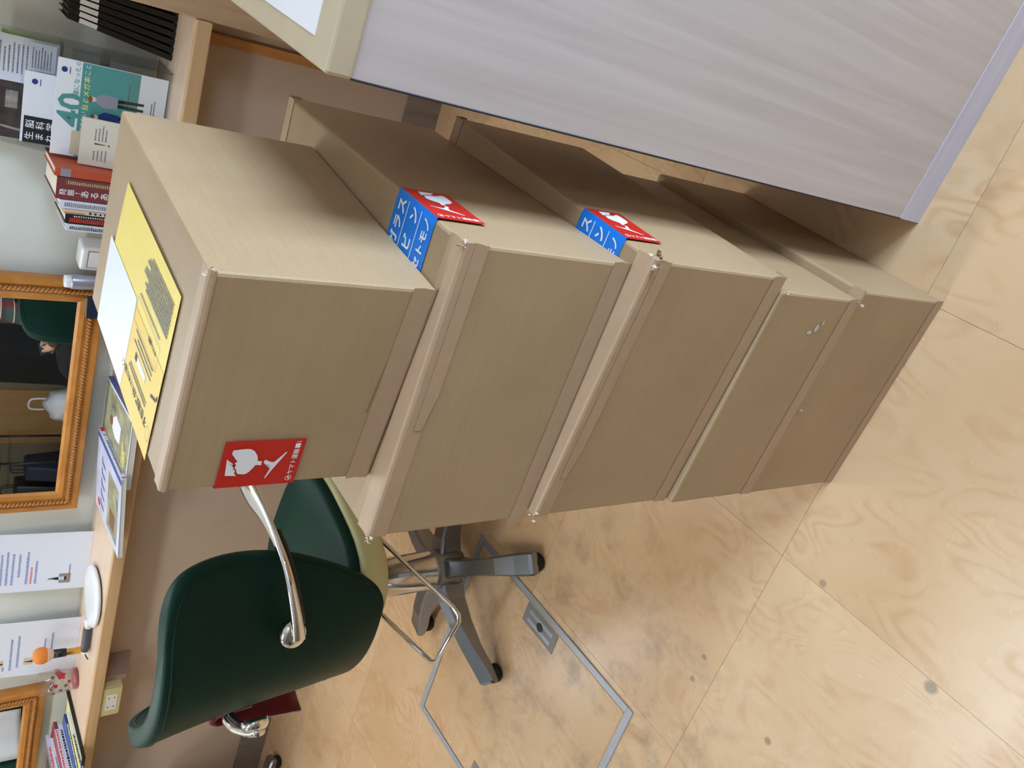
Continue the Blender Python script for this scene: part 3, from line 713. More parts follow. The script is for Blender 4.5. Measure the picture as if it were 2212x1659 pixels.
# ------------------------------------------------------------------ mirrors
def mirror(x0, x1, z0, z1, y, label, mull=.066, lean=0.0):
    e = empty('wall_mirror', label, 'mirror', ((x0+x1)/2, y, z0), 0, 'wood framed wall mirrors')
    w, h_ = (x1-x0), z1-z0; fw = mull
    yb = .018; e.rotation_euler = (-lean, 0, 0)
    box('glass', (-w/2+fw-.006, -.010, fw-.006), (w/2-fw+.006, yb-.004, h_-fw+.006), M_GLASSM, e)
    def rail(a, b, inner):
        # mitred rail: outer edge a->b, inner edge inset
        (ax, az), (bx, bz) = a, b; d = Vector((bx-ax, 0, bz-az)).normalized(); n = Vector(inner)
        prof = [(0, yb), (0, -.014), (.004, -.022), (.016, -.024), (.020, -.017), (.040, -.017), (.046, -.021), (.058, -.018), (fw, -.008), (fw, yb)]
        V = []; 
        for end, (px, pz) in enumerate(((ax, az), (bx, bz))):
            for o_, yy in prof:
                q = Vector((px, 0, pz))+n*o_+d*(o_ if end == 0 else -o_); V.append((q.x, yy, q.z))
        m_ = len(prof)
        F = [(k, (k+1) % m_, m_+(k+1) % m_, m_+k) for k in range(m_)]
        r = mesh_obj('frame_rail', V, F, M_FRAME, e)
        # carved rope moulding in the cove
        L_ = (Vector((bx, 0, bz))-Vector((ax, 0, az))).length-.06; n_r = int(L_/.0105)
        bm = bmesh.new()
        for k in range(n_r):
            c = Vector((ax, 0, az))+d*(.03+(k+.5)*L_/n_r)+n*.030+Vector((0, -.018, 0))
            ax1 = (d*.72+n*.75).normalized(); ax2 = d.cross(Vector((0, 1, 0))); 
            p0, p1 = c-ax1*.0085, c+ax1*.0085
            tube_bm(bm, [p0, p0*.6+p1*.4+Vector((0, -.004, 0)), p0*.4+p1*.6+Vector((0, -.004, 0)), p1], [.0022, .0048, .0048, .0022], 6)
        bm_obj('rope_moulding', bm, M_ROPE, r, True)
    W2 = w/2
    rail((-W2, 0), (W2, 0), (0, 0, 1)); rail((W2, 0), (W2, h_), (-1, 0, 0)); rail((W2, h_), (-W2, h_), (0, 0, -1)); rail((-W2, h_), (-W2, 0), (1, 0, 0))
    return e
mirror(-1.735, -.982, .815, 1.75, 2.277, 'large mirror in orange wood frame with rope carving above the worktop', lean=.020)
mirror(-3.27, -2.515, .832, 1.75, 2.297, 'wood framed mirror at the left edge beside the tumbler')

# ------------------------------------------------------------------ things on the worktop
ZT = Zt+.0006
# acrylic brochure rack
rk = empty('brochure_rack', 'clear acrylic stepped rack holding brochures at the right end of the worktop', 'rack', (-.505, 2.20, ZT))
th = .003
box('back_plate', (-.125, .085, 0), (.125, .088, .36), M_ACRYL, rk)
for k, (yy, zb, hh) in enumerate(((-.045, .0, .10), (.0, .13, .08), (.045, .22, .08))):
    box('pocket_front', (-.125, yy-.008, zb), (.125, yy-.005, zb+hh), M_ACRYL, rk, .001)
    box('pocket_floor', (-.125, yy-.004, zb), (.125, .085, zb+.003), M_ACRYL, rk)
for sx in (-.125, .122):
    mesh_obj('side_plate', [(sx, -.053, 0), (sx, .088, 0), (sx, .088, .34), (sx, .03, .33), (sx, -.01, .22), (sx, -.053, .12), (sx+.003, -.053, 0), (sx+.003, .088, 0), (sx+.003, .088, .34), (sx+.003, .03, .33), (sx+.003, -.01, .22), (sx+.003, -.053, .12)],
             [(0, 1, 2, 3, 4, 5), (6, 7, 8, 9, 10, 11)]+[(k, (k+1) % 6, 6+(k+1) % 6, 6+k) for k in range(6)], M_ACRYL, rk)

def sheet(name, label, cat, x0, x1, z0, z1, y, m, thick=.003, lean=0.0, parent=None, group=None):
    """upright booklet: empty at its foot (left-bottom), plane x along wall, z up; leans back by lean"""
    e = empty(name, label, cat, (x0, y, z0), 0, group, rot=(-lean, 0, 0))
    box('cover', (0, 0, 0), (x1-x0, thick, z1-z0), m, e)
    return e, plane_M((0, -.0002, 0), (1, 0, 0), (0, 0, 1)), x1-x0, z1-z0
# 1: "40" brochure in the lowest pocket
e, Mp, w, hh = sheet('brochure', 'white and teal brochure with a big 40 in the lowest rack pocket', 'brochure', -.622, -.402, ZT+.004, ZT+.240, 2.166, M_WHITE, .003, .03)
print_poly('teal_field', [rect(.0, .062, w-.001, .186)], M_TEAL, e, Mp)
print_poly('beige_photo', [rect(.004, .150, .062, .196)], M_BEIGE, e, Mp, .0007)
print_poly('pink_patch', [ell(.045, .158, .016, .014, 14)], M_PINKP, e, Mp, .0009)
lettering('big_number', [('40', .070, .176, .076)], M_TEAL, e, Mp, .0008, None, .02)
lettering('lettering', [('歳になったら', .142, .190, .0132)], M_TEAL, e, Mp, .0008)
lettering('lettering', [('おきたい', .060, .170, .0125)], M_WHITE, e, Mp, .0008)
lettering('lettering', [('目とメガネ', .112, .168, .0155)], M_PRYEL, e, Mp, .0008, None, .015)
lettering('lettering', [('のこと', .178, .170, .0135)], M_WHITE, e, Mp, .0008)
def figure(cx, base, s, coat, legs):
    print_poly('figure_coat', [[(cx-.012*s, base+.052*s), (cx+.012*s, base+.052*s), (cx+.014*s, base+.082*s), (cx+.006*s, base+.094*s), (cx-.006*s, base+.094*s), (cx-.015*s, base+.08*s)]], coat, e, Mp, .0009)
    print_poly('figure_legs', [[(cx-.009*s, base+.052*s), (cx-.001*s, base+.052*s), (cx-.003*s, base), (cx-.008*s, base)], [(cx+.001*s, base+.052*s), (cx+.009*s, base+.052*s), (cx+.010*s, base), (cx+.005*s, base)]], legs, e, Mp, .0009)
    print_poly('figure_head', [ell(cx, base+.1*s, .0052*s, .0068*s, 12)], M_SKINP, e, Mp, .0009)
    print_poly('figure_hair', [ell(cx-.001*s, base+.1055*s, .0062*s, .0045*s, 12)], M_BROWNP, e, Mp, .001)
figure(.142, .048, 1.1, M_GREYP, M_BLACK); figure(.102, .045, 1.05, M_NAVY, M_BLACK)
print_poly('ground_line', [rect(.06, .083, .19, .0838)], M_BLACK, e, Mp, .0007)
print_poly('emblem', [ell(.196, .222, .0062, .0062, 18)], M_NAVY, e, Mp, .0008); print_poly('emblem_name', dashes(.188, .2085, .204, .2125, 1, .0022, 4, .3), M_NAVY, e, Mp, .0008)
print_poly('fine_print', dashes(.115, .022, .165, .034, 2, .003, 9), M_INKG, e, Mp, .0008)
# 2: middle pocket booklet
e, Mp, w, hh = sheet('brochure', 'white booklet with black corner block in the middle rack pocket', 'brochure', -.618, -.455, ZT+.135, ZT+.296, 2.213, M_WHITE, .003, .03)
print_poly('black_field', [rect(.0, .09, .062, .156)], M_BLACK, e, Mp)
lettering('lettering', [('脳科学', .034, .136, .0195, 'v'), ('生まれ', .007, .136, .0195, 'v')], M_WHITE, e, Mp, .0008, None, .012)
print_poly('emblem', [ell(.142, .140, .0062, .0062, 18)], M_NAVY, e, Mp, .0008); print_poly('emblem_name', dashes(.134, .1265, .150, .1305, 1, .0022, 4, .3), M_NAVY, e, Mp, .0008)
# 3: top pocket sheets
e, Mp, w, hh = sheet('flyer', 'dark street photo flyer in the top rack pocket', 'flyer', -.625, -.496, ZT+.225, ZT+.36, 2.257, M_PHOTO, .002, .02)
print_poly('tram_light', [rect(.07, .075, .11, .1), [(.012, .02), (.02, .02), (.03, .12), (.026, .12)], rect(.04, .06, .12, .066)], mat('photo_light', rgb(150, 140, 132), .4, 0, .5, .4, 60), e, Mp)
e, Mp, w, hh = sheet('flyer', 'white printed leaflet beside the street photo flyer in the rack', 'flyer', -.494, -.392, ZT+.225, ZT+.36, 2.254, M_PAPER, .002, .02)
print_poly('fine_print', dashes(.02, .05, .095, .13, 9, .0036, 12), M_INKG, e, Mp)
e, Mp, w, hh = sheet('card', 'small white card with fine print tucked in front of the leaflet', 'card', -.458, -.396, ZT+.232, ZT+.288, 2.244, M_PAPER, .0015, .02)
print_poly('fine_print', dashes(.006, .008, .056, .05, 7, .0026, 13), M_INKG, e, Mp)
e, Mp, w, hh = sheet('flyer', 'green leaflet standing at the right edge of the rack', 'flyer', -.398, -.384, ZT+.23, ZT+.34, 2.262, M_GREENP, .002, .02)
# cream card in front of the rack
e, Mp, w, hh = sheet('card', 'cream card with a brown exclamation mark standing before the rack', 'card', -.618, -.506, ZT, ZT+.186, 2.128, M_BEIGE, .002, .10)
e.location.x -= .012
print_poly('paper_face', [rect(.001, .001, w-.001, .185)], mat('cream_paper', rgb(228, 222, 202), .6), e, Mp, .0003)
print_poly('exclamation_mark', [[(.052, .155), (.0565, .155), (.055, .131), (.0535, .131)], ell(.054, .124, .0024, .0024, 10)], M_BROWNP, e, Mp)
print_poly('fine_print', dashes(.014, .125, .046, .158, 4, .0036, 22) + dashes(.062, .128, .1, .158, 4, .0036, 23), M_INKG, e, Mp)

# books standing beside the rack
def book(x0, x1, hgt, dep, m, label, y=2.10, lean=0.0, glyphs=None, inkm=None, strips=()):
    e = empty('book', label, 'book', (x0, y, ZT), 0, 'books standing by the rack', rot=(0, lean, 0))
    w = x1-x0-.0008; c = .0016
    box('spine', (0, 0, 0), (w, c, hgt), m, e, .0005)
    box('cover', (0, c, 0), (c, dep, hgt), m, e); box('cover', (w-c, c, 0), (w, dep, hgt), m, e)
    box('pages', (c, c, .003), (w-c, dep-.003, hgt-.003), M_PAGES, e)
    Mp = plane_M((0, -.0002, 0), (1, 0, 0), (0, 0, 1))
    for (a, b_, mm) in strips: print_poly('spine_band', [rect(.0004, hgt*a, w-.0004, hgt*b_)], mm, e, Mp)
    if glyphs: lettering('lettering', glyphs, inkm, e, Mp, .0008, None, .015)
    return e, Mp, w
book(-.652, -.632, .238, .15, M_BORANGE, 'orange book with pale band next to the brochure rack', strips=((.86, .95, M_GREYP),))
e, Mp, w = book(-.706, -.653, .232, .16, M_MAROON, 'thick maroon book with white title on its spine', glyphs=[('発掘', .010, .212, .0155, 'v'), ('!', .016, .181, .016), ('あるある大', .008, .164, .0195, 'v')], inkm=M_WHITE)
print_poly('spine_print', [rect(.036, .08, .048, .215)], M_BROWNP, e, Mp); print_poly('spine_print', dashes(.038, .09, .046, .21, 26, .0026, 31, .2), M_BEIGE, e, Mp, .0008)
e, Mp, w = book(-.728, -.707, .222, .15, M_PAPER, 'white book with grey title beside the maroon book')
print_poly('spine_print', dashes(.005, .06, .016, .212, 34, .0036, 33, .25, .5, 1.3, .2), M_INKG, e, Mp)
e, Mp, w = book(-.740, -.7285, .212, .14, M_BEIGE, 'thin cream book between the white and black books')
print_poly('spine_print', dashes(.003, .05, .009, .16, 10, .005, 34, .3, .9, 1.3, 0), M_BLACK, e, Mp); print_poly('spine_band', [rect(.002, .165, .0035, .21)], M_REDINK, e, Mp)
e, Mp, w = book(-.764, -.7405, .207, .14, M_BLACK, 'black book with red title on its spine')
print_poly('spine_print', dashes(.004, .05, .015, .198, 32, .0038, 35, .2, .5, 1.3, .15), M_REDINK, e, Mp); print_poly('spine_print', dashes(.017, .07, .021, .19, 24, .003, 36, .2, .6, 1.2, 0), M_WHITE, e, Mp)
e, Mp, w = book(-.782, -.7645, .203, .14, M_PAPER, 'white book with pink and black title, end of the row')
print_poly('spine_print', dashes(.004, .12, .013, .196, 18, .0034, 37, .25, .5, 1.2, .2), M_BLACK, e, Mp); print_poly('spine_print', dashes(.004, .04, .013, .115, 18, .0034, 38, .25, .5, 1.2, .2), M_PINKINK, e, Mp)
bc = empty('binder_clip', 'small black clip at the end of the book row', 'clip', (-.7875, 2.14, ZT+.165))
box('jaw', (-.006, 0, 0), (.0055, .014, .012), M_BLKPL, bc, .002); tube('wire', [(0, .002, .012), (.001, .002, .022), (.001, .012, .022), (0, .012, .012)], .0008, M_ALU, bc, 6)
bc.location = (-.7885, 2.10, ZT+.0)  # stands on the worktop at the row's end

# black files leaning against the end wall
for k in range(7):
    t = k/6
    xb = -.352+.108*t; lean = .17-.15*t*.85
    fe = empty('file_folder', ['leftmost', 'second', 'third', 'middle', 'fifth', 'sixth', 'rightmost'][k]+' of the thin black folders leaning at the worktop end', 'folder', (xb, 2.185, ZT), 0, 'black folders with white spine labels', rot=(0, lean, 0))
    hh = .232
    box('cover', (-.0062, 0, 0), (-.0044, .105, hh), M_BLKPL, fe, .0004); box('cover', (.0044, 0, 0), (.0062, .105, hh), M_BLKPL, fe, .0004)
    box('spine', (-.0062, -.0015, 0), (.0062, 0, hh), M_BLKPL, fe, .0004)
    box('pages', (-.0042, .002, .003), (.0042, .1, hh-.006), mat('dark_pages', rgb(52, 50, 36), .7), fe)
    box('spine_label', (-.0052, -.0019, .170), (.0052, -.0015, .208), M_WHITE, fe)

# small things near the large mirror
wb = empty('dispenser_box', 'white plastic box with black outline beside the large mirror', 'box', (-.905, 2.27, ZT), -.15)
box('body', (-.036, -.03, 0), (.036, .03, .135), M_PLASTW, wb, .01, 3)
box('label_outline', (-.024, -.0306, .03), (.026, -.0300, .118), M_BLKPL, wb); box('label_face', (-.0225, -.0309, .0315), (.0245, -.0305, .1165), M_PAPER, wb)
sc = empty('spray_can', 'silver cylinder standing in front of the mirror frame', 'can', (-.972, 2.235, ZT))
lathe('body', [(0, 0), (.0185, 0), (.0195, .002), (.0195, .15), (.0185, .153), (0, .153)], M_SILV, sc, 28)
lathe('lid', [(.0165, .153), (.0165, .165), (.0150, .168), (0, .168)], M_PLASTW, sc, 28)
ph = empty('card_reader', 'small dark device at the foot of the large mirror', 'device', (-1.035, 2.20, ZT), .2, rot=(-.25, 0, .2))
box('body', (-.03, -.005, 0), (.03, .009, .115), M_BLKPL, ph, .004, 3); box('screen', (-.024, -.0056, .02), (.024, -.0050, .105), mat('dark_glass', rgb(30, 38, 60), .08), ph)

# magazines by the large mirror
def magazine(name, label, loc, rz, w, l, t, cover, spine, deco=None, group=None, cat='magazine', tilt=(0, 0)):
    e = empty(name, label, cat, loc, 0, group, rot=(tilt[0], tilt[1], rz))
    # local: spine along +y edge at x=0, cover towards -x
    NX = 8; V = []; 
    box('pages', (-w+.001, .002, .0006), (-.0015, l-.002, t-.0006), M_PAGES, e)
    cv = box('cover', (-w, 0, t-.0006), (0, l, t), cover, e); box('back_cover', (-w, 0, 0), (0, l, .0006), cover, e)
    sp = box('spine', (-.0012, 0, .0003), (.0004, l, t-.0003), spine, e)
    Mt = plane_M((-w, 0, t), (1, 0, 0), (0, 1, 0)); Msp = plane_M((.0004, 0, 0), (0, 1, 0), (0, 0, 1))
    if deco: deco(e, Mt, Msp, w, l, t)
    return e
def deco_blue(e, Mt, Ms, w, l, t):
    print_poly('cover_band', [rect(w-.024, .003, w-.008, l-.003)], M_COVBLUE, e, Mt)
    print_poly('cover_picture', [rect(.02, .03, w-.06, .15)], M_PHOTO2, e, Mt); print_poly('cover_picture', [rect(.04, .06, .1, .12)], M_BROWNP, e, Mt, .0008)
    for k in range(5): print_poly('cover_title', [[(.03+.036*k, .19), (.038+.036*k, .19), (.042+.036*k, .235), (.034+.036*k, .235)], [(.034+.036*k, .227), (.056+.036*k, .227), (.056+.036*k, .235), (.034+.036*k, .235)]], M_COVBLUE, e, Mt)
    print_poly('cover_spot', [ell(.03, .255, .014, .014, 16)], M_REDINK, e, Mt)
    print_poly('spine_print', [rect(l-.03, .001, l-.006, t-.001), rect(l-.055, .002, l-.05, t-.002), rect(.008, .001, .013, t-.001)], M_REDINK, e, Ms, .0006)
    print_poly('spine_print', dashes(.03, .002, l-.06, t-.002, 1, t*.5, 41, .3), M_INKG, e, Ms, .0006)
def deco_land(e, Mt, Ms, w, l, t):
    print_poly('cover_picture', [rect(.006, .006, w-.006, l-.006)], M_PHOTO2, e, Mt)
    print_poly('cover_figure', [[(.09, .10), (.14, .10), (.15, .16), (.13, .19), (.10, .19), (.085, .15)]], M_PAPER, e, Mt, .0008)
    print_poly('cover_figure', [ell(.115, .205, .014, .018, 16)], M_BROWNP, e, Mt, .0008)
    print_poly('cover_title', dashes(.02, .03, .12, .07, 3, .010, 43), M_PRYEL, e, Mt, .0008)
magazine('magazine', 'thick landscape magazine lying beneath the blue magazine', (-1.262, 1.995, ZT), .09, .21, .30, .016, M_PAPER, M_COVBLUE, deco_land, 'magazines on the worktop')
magazine('magazine', 'white magazine with blue border overlapping the worktop edge', (-1.425, 1.965, ZT+.0172), .06, .262, .30, .012, M_LAV, M_PAPER, deco_blue, 'magazines on the worktop', tilt=(0, -.062))
magazine('magazine', 'thin grey magazine under the white and blue one', (-1.47, 1.945, ZT+.0001), .14, .22, .0, .0, M_LAV, M_PAPER) if False else None

# posters leaning on the wall
def poster(label, x0, x1, y, hgt, lean, deco):
    e = empty('poster', label, 'poster', (x0, y, ZT), 0, 'posters leaning on the wall', rot=(-lean, 0, 0))
    box('sheet', (0, 0, 0), (x1-x0, .0012, hgt), M_PAPER, e); deco(e, plane_M((0, 0, 0), (1, 0, 0), (0, 0, 1)), x1-x0, hgt)
def p1(e, M, w, h_):
    print_poly('blue_text', dashes(.03, .165, .17, .182, 1, .007, 51, .15) + dashes(.03, .142, .16, .155, 1, .007, 52, .15) + dashes(.03, .205, .18, .25, 3, .007, 53, .15) + dashes(.06, .19, .17, .2, 1, .007, 58, .15), M_INKB, e, M)
    print_poly('red_text', dashes(.03, .255, .16, .262, 1, .007, 54, .15) + dashes(.03, .158, .10, .164, 1, .006, 55, .15) + dashes(.04, .27, .19, .277, 1, .007, 59, .15), M_INKR, e, M)
    print_poly('caption', dashes(.06, .052, .12, .058, 1, .0045, 56, .2), M_INKG, e, M)
    print_poly('picture_field', [rect(.026, .05, .064, .083)], M_GUSSET, e, M)
    print_poly('bottle_picture', [rect(.038, .068, .052, .084)], mat('bottle_label', rgb(190, 215, 235), .5), e, M, .0008)
    print_poly('bottle_dark', [rect(.0375, .062, .0525, .068), [(.0385, .084), (.0515, .084), (.049, .096), (.046, .098), (.0455, .114), (.0435, .114), (.043, .098), (.041, .096)]], M_BLACK, e, M, .0009)
def p2(e, M, w, h_):
    print_poly('blue_text', dashes(.06, .075, .2, .082, 1, .006, 61, .15) + dashes(.07, .095, .19, .102, 1, .006, 62, .15) + dashes(.04, .17, .2, .178, 1, .007, 63, .15) + dashes(.03, .19, .19, .198, 1, .007, 64, .15) + dashes(.03, .21, .05, .217, 1, .007, 65, .15), M_INKB, e, M)
    for z in (.14, .225):
        print_poly('picture_field', [rect(.048, z-.012, .078, z+.016)], M_BEIGE, e, M); print_poly('bottle_dark', [[(.058, z-.01), (.066, z-.01), (.064, z+.002), (.063, z+.014), (.061, z+.014), (.060, z+.002)]], M_BLACK, e, M, .0009)
poster('white poster with a small bottle picture leaning beside the large mirror', -2.066, -1.838, 2.268, .30, .1, p1)
poster('white poster with blue text leaning behind the powder brush', -2.432, -2.195, 2.268, .30, .1, p2)

# hand mirror lying on the worktop
hm = empty('hand_mirror', 'white oval hand mirror with dark grey handle lying face down', 'hand mirror', (-2.0, 2.15, ZT+.001), .12)
bm = bmesh.new(); lathe_bm(bm, [(0, .001), (.086, .001), (.093, .006), (.094, .010), (.089, .015), (.06, .0175), (0, .018)], 40, Matrix.Diagonal((1.08, .98, 1, 1)))
bm_obj('back', bm, M_PLASTW, hm, True)
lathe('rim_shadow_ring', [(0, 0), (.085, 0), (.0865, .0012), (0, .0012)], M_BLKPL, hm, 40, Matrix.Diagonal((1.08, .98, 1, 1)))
tube('neck', [(-.088, 0, .011), (-.105, 0, .011), (-.122, 0, .0115)], [.014, .0105, .0105], M_PLASTW, hm, 14)
gr = tube('handle', [(-.118, 0, .012), (-.13, 0, .0125), (-.19, 0, .0135), (-.206, 0, .0135)], [.0115, .0128, .0128, .0118], M_DKGREY, hm, 18)
tube('end_cap', [(-.206, 0, .0135), (-.213, 0, .0135), (-.217, 0, .0135)], [.0118, .0105, .005], M_PLASTW, hm, 16)
tube('hang_loop', spline([(-.215, 0, .0135), (-.226, -.003, .010), (-.24, -.004, .003)], 4), .002, M_BLKPL, hm, 6)

# powder brush standing behind the handle
br = empty('makeup_brush', 'powder brush with orange bristles standing on the worktop', 'brush', (-2.292, 2.215, ZT), 0, rot=(.0, .05, 0))
lathe('handle', [(0, 0), (.0105, 0), (.0115, .004), (.0112, .045), (.0105, .048), (0, .048)], M_GOLD, br, 20)
lathe('ferrule', [(.0118, .046), (.0135, .048), (.0142, .085), (0, .086)], M_BLKPL, br, 20)
lathe('bristle_base', [(.0138, .085), (.0205, .098), (.0245, .106), (0, .106)], M_PALEBR, br, 24)
lathe('bristles', [(.0243, .105), (.0272, .114), (.0270, .124), (.0235, .134), (.015, .141), (0, .1435)], M_ORANGE, br, 24)

# decorated tumbler
tb = empty('tumbler', 'clear tumbler with red flower decoration beside the powder brush', 'tumbler', (-2.430, 2.225, ZT))
lathe('glass', [(0, 0), (.033, 0), (.036, .003), (.0395, .112), (.0375, .112), (.0345, .007), (0, .006)], M_TUMB, tb, 36)
lathe('red_base', [(0, .0005), (.0338, .0005), (.0352, .006), (.0352, .010), (0, .010)], mat('tumbler_red', rgb(176, 84, 92), .3), tb, 36, Matrix.Translation((0, 0, .0005)))
def curved_dot(par, ang, z, r, m, name):
    bm = bmesh.new(); n = 14; R = .0385
    vs_ = [bm.verts.new(((R+z*.03)*math.cos(ang+r*math.cos(2*PI*k/n)*(1+.25*math.cos(5*2*PI*k/n))/R), (R+z*.03)*math.sin(ang+r*math.cos(2*PI*k/n)*(1+.25*math.cos(5*2*PI*k/n))/R), z+r*math.sin(2*PI*k/n)*(1+.25*math.cos(5*2*PI*k/n)))) for k in range(n)]
    c = bm.verts.new(((R+z*.03)*math.cos(ang), (R+z*.03)*math.sin(ang), z))
    for k in range(n): bm.faces.new((vs_[k], vs_[(k+1) % n], c))
    bm_obj(name, bm, m, par)
M_FLR = mat('flower_red', rgb(168, 36, 48), .4); M_FLB = mat('flower_brown', rgb(120, 84, 80), .4)
for a, z, r, m in ((-.3, .052, .013, M_FLR), (-.35, .078, .006, M_FLB), (-1.1, .07, .006, M_FLR), (-1.2, .04, .006, M_FLB), (-1.3, .085, .005, M_FLB), (-1.6, .055, .006, M_FLB), (-.9, .03, .005, M_FLR), (-1.9, .075, .006, M_FLR), (.6, .06, .009, M_FLR), (1.6, .05, .01, M_FLR), (2.6, .07, .008, M_FLB)):
    curved_dot(tb, a, z, r, m, 'flower_decal')

# tray of stacked magazines at the left
tr = empty('magazine_tray', 'yellow sheet lined tray with black edge under the stacked magazines', 'tray', (-2.78, 2.13, ZT))
box('base', (-.24, -.13, 0), (.22, .165, .004), M_YPAPER, tr); box('edge', (.22, -.135, 0), (.226, .165, .010), M_BLKPL, tr); box('edge', (-.24, -.135, 0), (.22, -.13, .010), M_BLKPL, tr)
covs = [('print_a', (236, 230, 90)), ('print_b', (60, 90, 150)), ('print_c', (190, 180, 190)), ('print_d', (150, 60, 70)), ('print_e', (214, 204, 206)), ('print_f', (120, 110, 112))]
labs = ['lowest yellow and white magazine in the tray', 'thin blue magazine just above the yellow one in the tray', 'pale magazine with spotted spine in the middle of the tray stack', 'magazine with red and white spine in the tray stack', 'pale pink magazine second from the top of the tray stack', 'grey magazine on top of the tray stack']
zz = ZT+.0045
for k in range(6):
    t = (.010, .008, .014, .012, .009, .011)[k]
    mcv = mat('cover_'+covs[k][0], rgb(*covs[k][1]), .4, 0, .5, .35, 22)
    def dk_(e, Mt, Ms, w, l, t, k=k):
        print_poly('spine_print', dashes(.01, .001, l-.02, t-.001, 1, t*.55, 70+k, .4), (M_BLACK, M_WHITE, M_BLACK, M_REDINK, M_INKG, M_REDINK)[k], e, Ms, .0006)
        if k == 3: print_poly('spine_band', [rect(l-.035, .0005, l-.002, t-.0005)], M_MAROON, e, Ms, .0005)
        print_poly('cover_picture', [rect(.02, .03, w-.03, l-.06)], (M_PHOTO2, M_COVBLUE, M_PINKP, M_MAROON, M_PAPER, M_PHOTO)[k], e, Mt)
    magazine('magazine', labs[k], (-2.590-.022*k, 1.935+(.0, .03, .01, .05, .0, .04)[k], zz), (.03, -.04, .05, -.02, .06, .0)[k], .205, .285-(k % 2)*.02, t, mcv, (M_PAPER, M_NAVY, M_PAPER, M_PAPER, M_PAPER, M_LAV)[k], dk_, 'magazines stacked in the tray')
    zz += t+.0004

# outlet box and bracket below the worktop
ob = empty('power_outlet', 'ivory double power outlet box under the worktop edge', 'outlet', (-2.382, 2.055, .688))
box('back_box', (-.063, .0, -.032), (.063, .128, .031), M_OUTLET, ob, .004); box('plate', (-.0615, -.006, -.0305), (.0615, 0, .0295), M_OUTLET, ob, .003, 3)
box('socket_face', (-.036, -.0075, -.018), (.036, -.006, .017), M_OUTW, ob, .001)
for sx in (-.02, .02):
    for sz in (-.0085, .0085):
        box('slot', (sx-.0035, -.0080, sz-.0012), (sx+.0035, -.0074, sz+.0012), M_BLKPL, ob)
gb = mesh_obj('bracket_board', [(0, 0, 0), (0, .10, 0), (0, .10, -.11), (0, .0, -.075), (.018, 0, 0), (.018, .10, 0), (.018, .10, -.11), (.018, .0, -.075)], [(0, 1, 2, 3), (4, 5, 6, 7), (0, 1, 5, 4), (1, 2, 6, 5), (2, 3, 7, 6), (3, 0, 4, 7)], M_GUSSET)
gb.location = (-2.318, 2.082, Zt-.0365); tag(gb, 'brown bracket board beside the outlet under the worktop', 'bracket')

# ------------------------------------------------------------------ far side of the room, seen only in the mirrors
M_DOORB = wood('door_brown', rgb(150, 118, 74), rgb(168, 134, 90), .5)
dr = struct(box('door_1', (-4.5, YB, .0), (-3.98, YB+.03, 2.0), M_DOORB), 'brown wood door in the front wall')
lathe('door_knob', [(0, .05), (.02, .045), (.026, .03), (.012, .015), (.02, 0), (0, 0)], M_CHROME, dr, 16, Matrix.Translation((-4.06, YB+.03, .95)) @ Matrix.Rotation(math.radians(-90), 4, 'X'))
# bag rack
br_ = empty('bag_rack', 'black wire rack by the front wall seen in the large mirror', 'rack', (-4.72, -1.95, 0))
bm = bmesh.new()
for x in (-.4, .4):
    for y in (-.2, .2): tube_bm(bm, [(x, y, 0), (x, y, .62)], .01, 8)
bm_obj('post', bm, M_BLKPL, br_) if False else bm.free()
for x in (-.4, .4):
    for y in (-.2, .2): tube('post', [(x, y, 0), (x, y, .62)], .01, M_BLKPL, br_, 8)
for z in (.12, .6):
    for y in (-.2, .2): tube('rail', [(-.4, y, z), (.4, y, z)], .008, M_BLKPL, br_, 8)
    for x in (-.4, .4): tube('rail', [(x, -.2, z), (x, .2, z)], .008, M_BLKPL, br_, 8)
for k in range(9): tube('shelf_wire', [(-.36+.09*k, -.2, .125), (-.36+.09*k, .2, .125)], .004, M_BLKPL, br_, 6)
def bag(x, y, w, d, h_, m, label):
    e = empty('handbag', label, 'bag', (x, y, .131), random.uniform(-.2, .2), 'bags on the wire rack')
    bm = bmesh.new(); add_box(bm, (-w/2, -d/2, 0), (w/2, d/2, h_), .02, 3)
    for v in bm.verts:
        f = 1-.35*(v.co.z/h_); v.co.y *= f
    bm_obj('body', bm, m, e, True)
    for sy in (-.02, .02): tube('strap', spline([(-w*.25, sy, h_-.01), (-w*.2, sy, h_+.09), (w*.2, sy, h_+.09), (w*.25, sy, h_-.01)], 5), .006, m, e, 6)
bag(-4.95, -1.95, .16, .3, .30, mat('bag_wine', rgb(70, 24, 36), .5), 'dark wine red bag on the wire rack')
bag(-4.73, -1.95, .18, .3, .33, M_BLKPL, 'black bag in the middle of the wire rack')
bag(-4.50, -1.95, .14, .28, .27, mat('bag_blue', rgb(24, 32, 52), .5), 'navy bag at the right of the wire rack')
pb = empty('plastic_bag', 'crumpled white plastic bag on the floor seen in the large mirror', 'bag', (-3.80, -1.80, 0), .3)
pb.scale = (1.25, 1.25, 1.25)
bm = bmesh.new(); bmesh.ops.create_icosphere(bm, subdivisions=3, radius=.11)
rnd = random.Random(4)
for v in bm.verts: v.co *= 1+rnd.uniform(-.12, .12); v.co.z = (v.co.z+.13)*1.1 if v.co.z > -.1 else .0
bm_obj('body', bm, mat('bag_white', rgb(210, 212, 214), .5), pb, True); tube('handle', spline([(-.05, 0, .26), (-.04, 0, .34), (.04, 0, .34), (.05, 0, .26)], 4), .006, mat('bag_white2', rgb(220, 220, 222), .5), pb, 6)

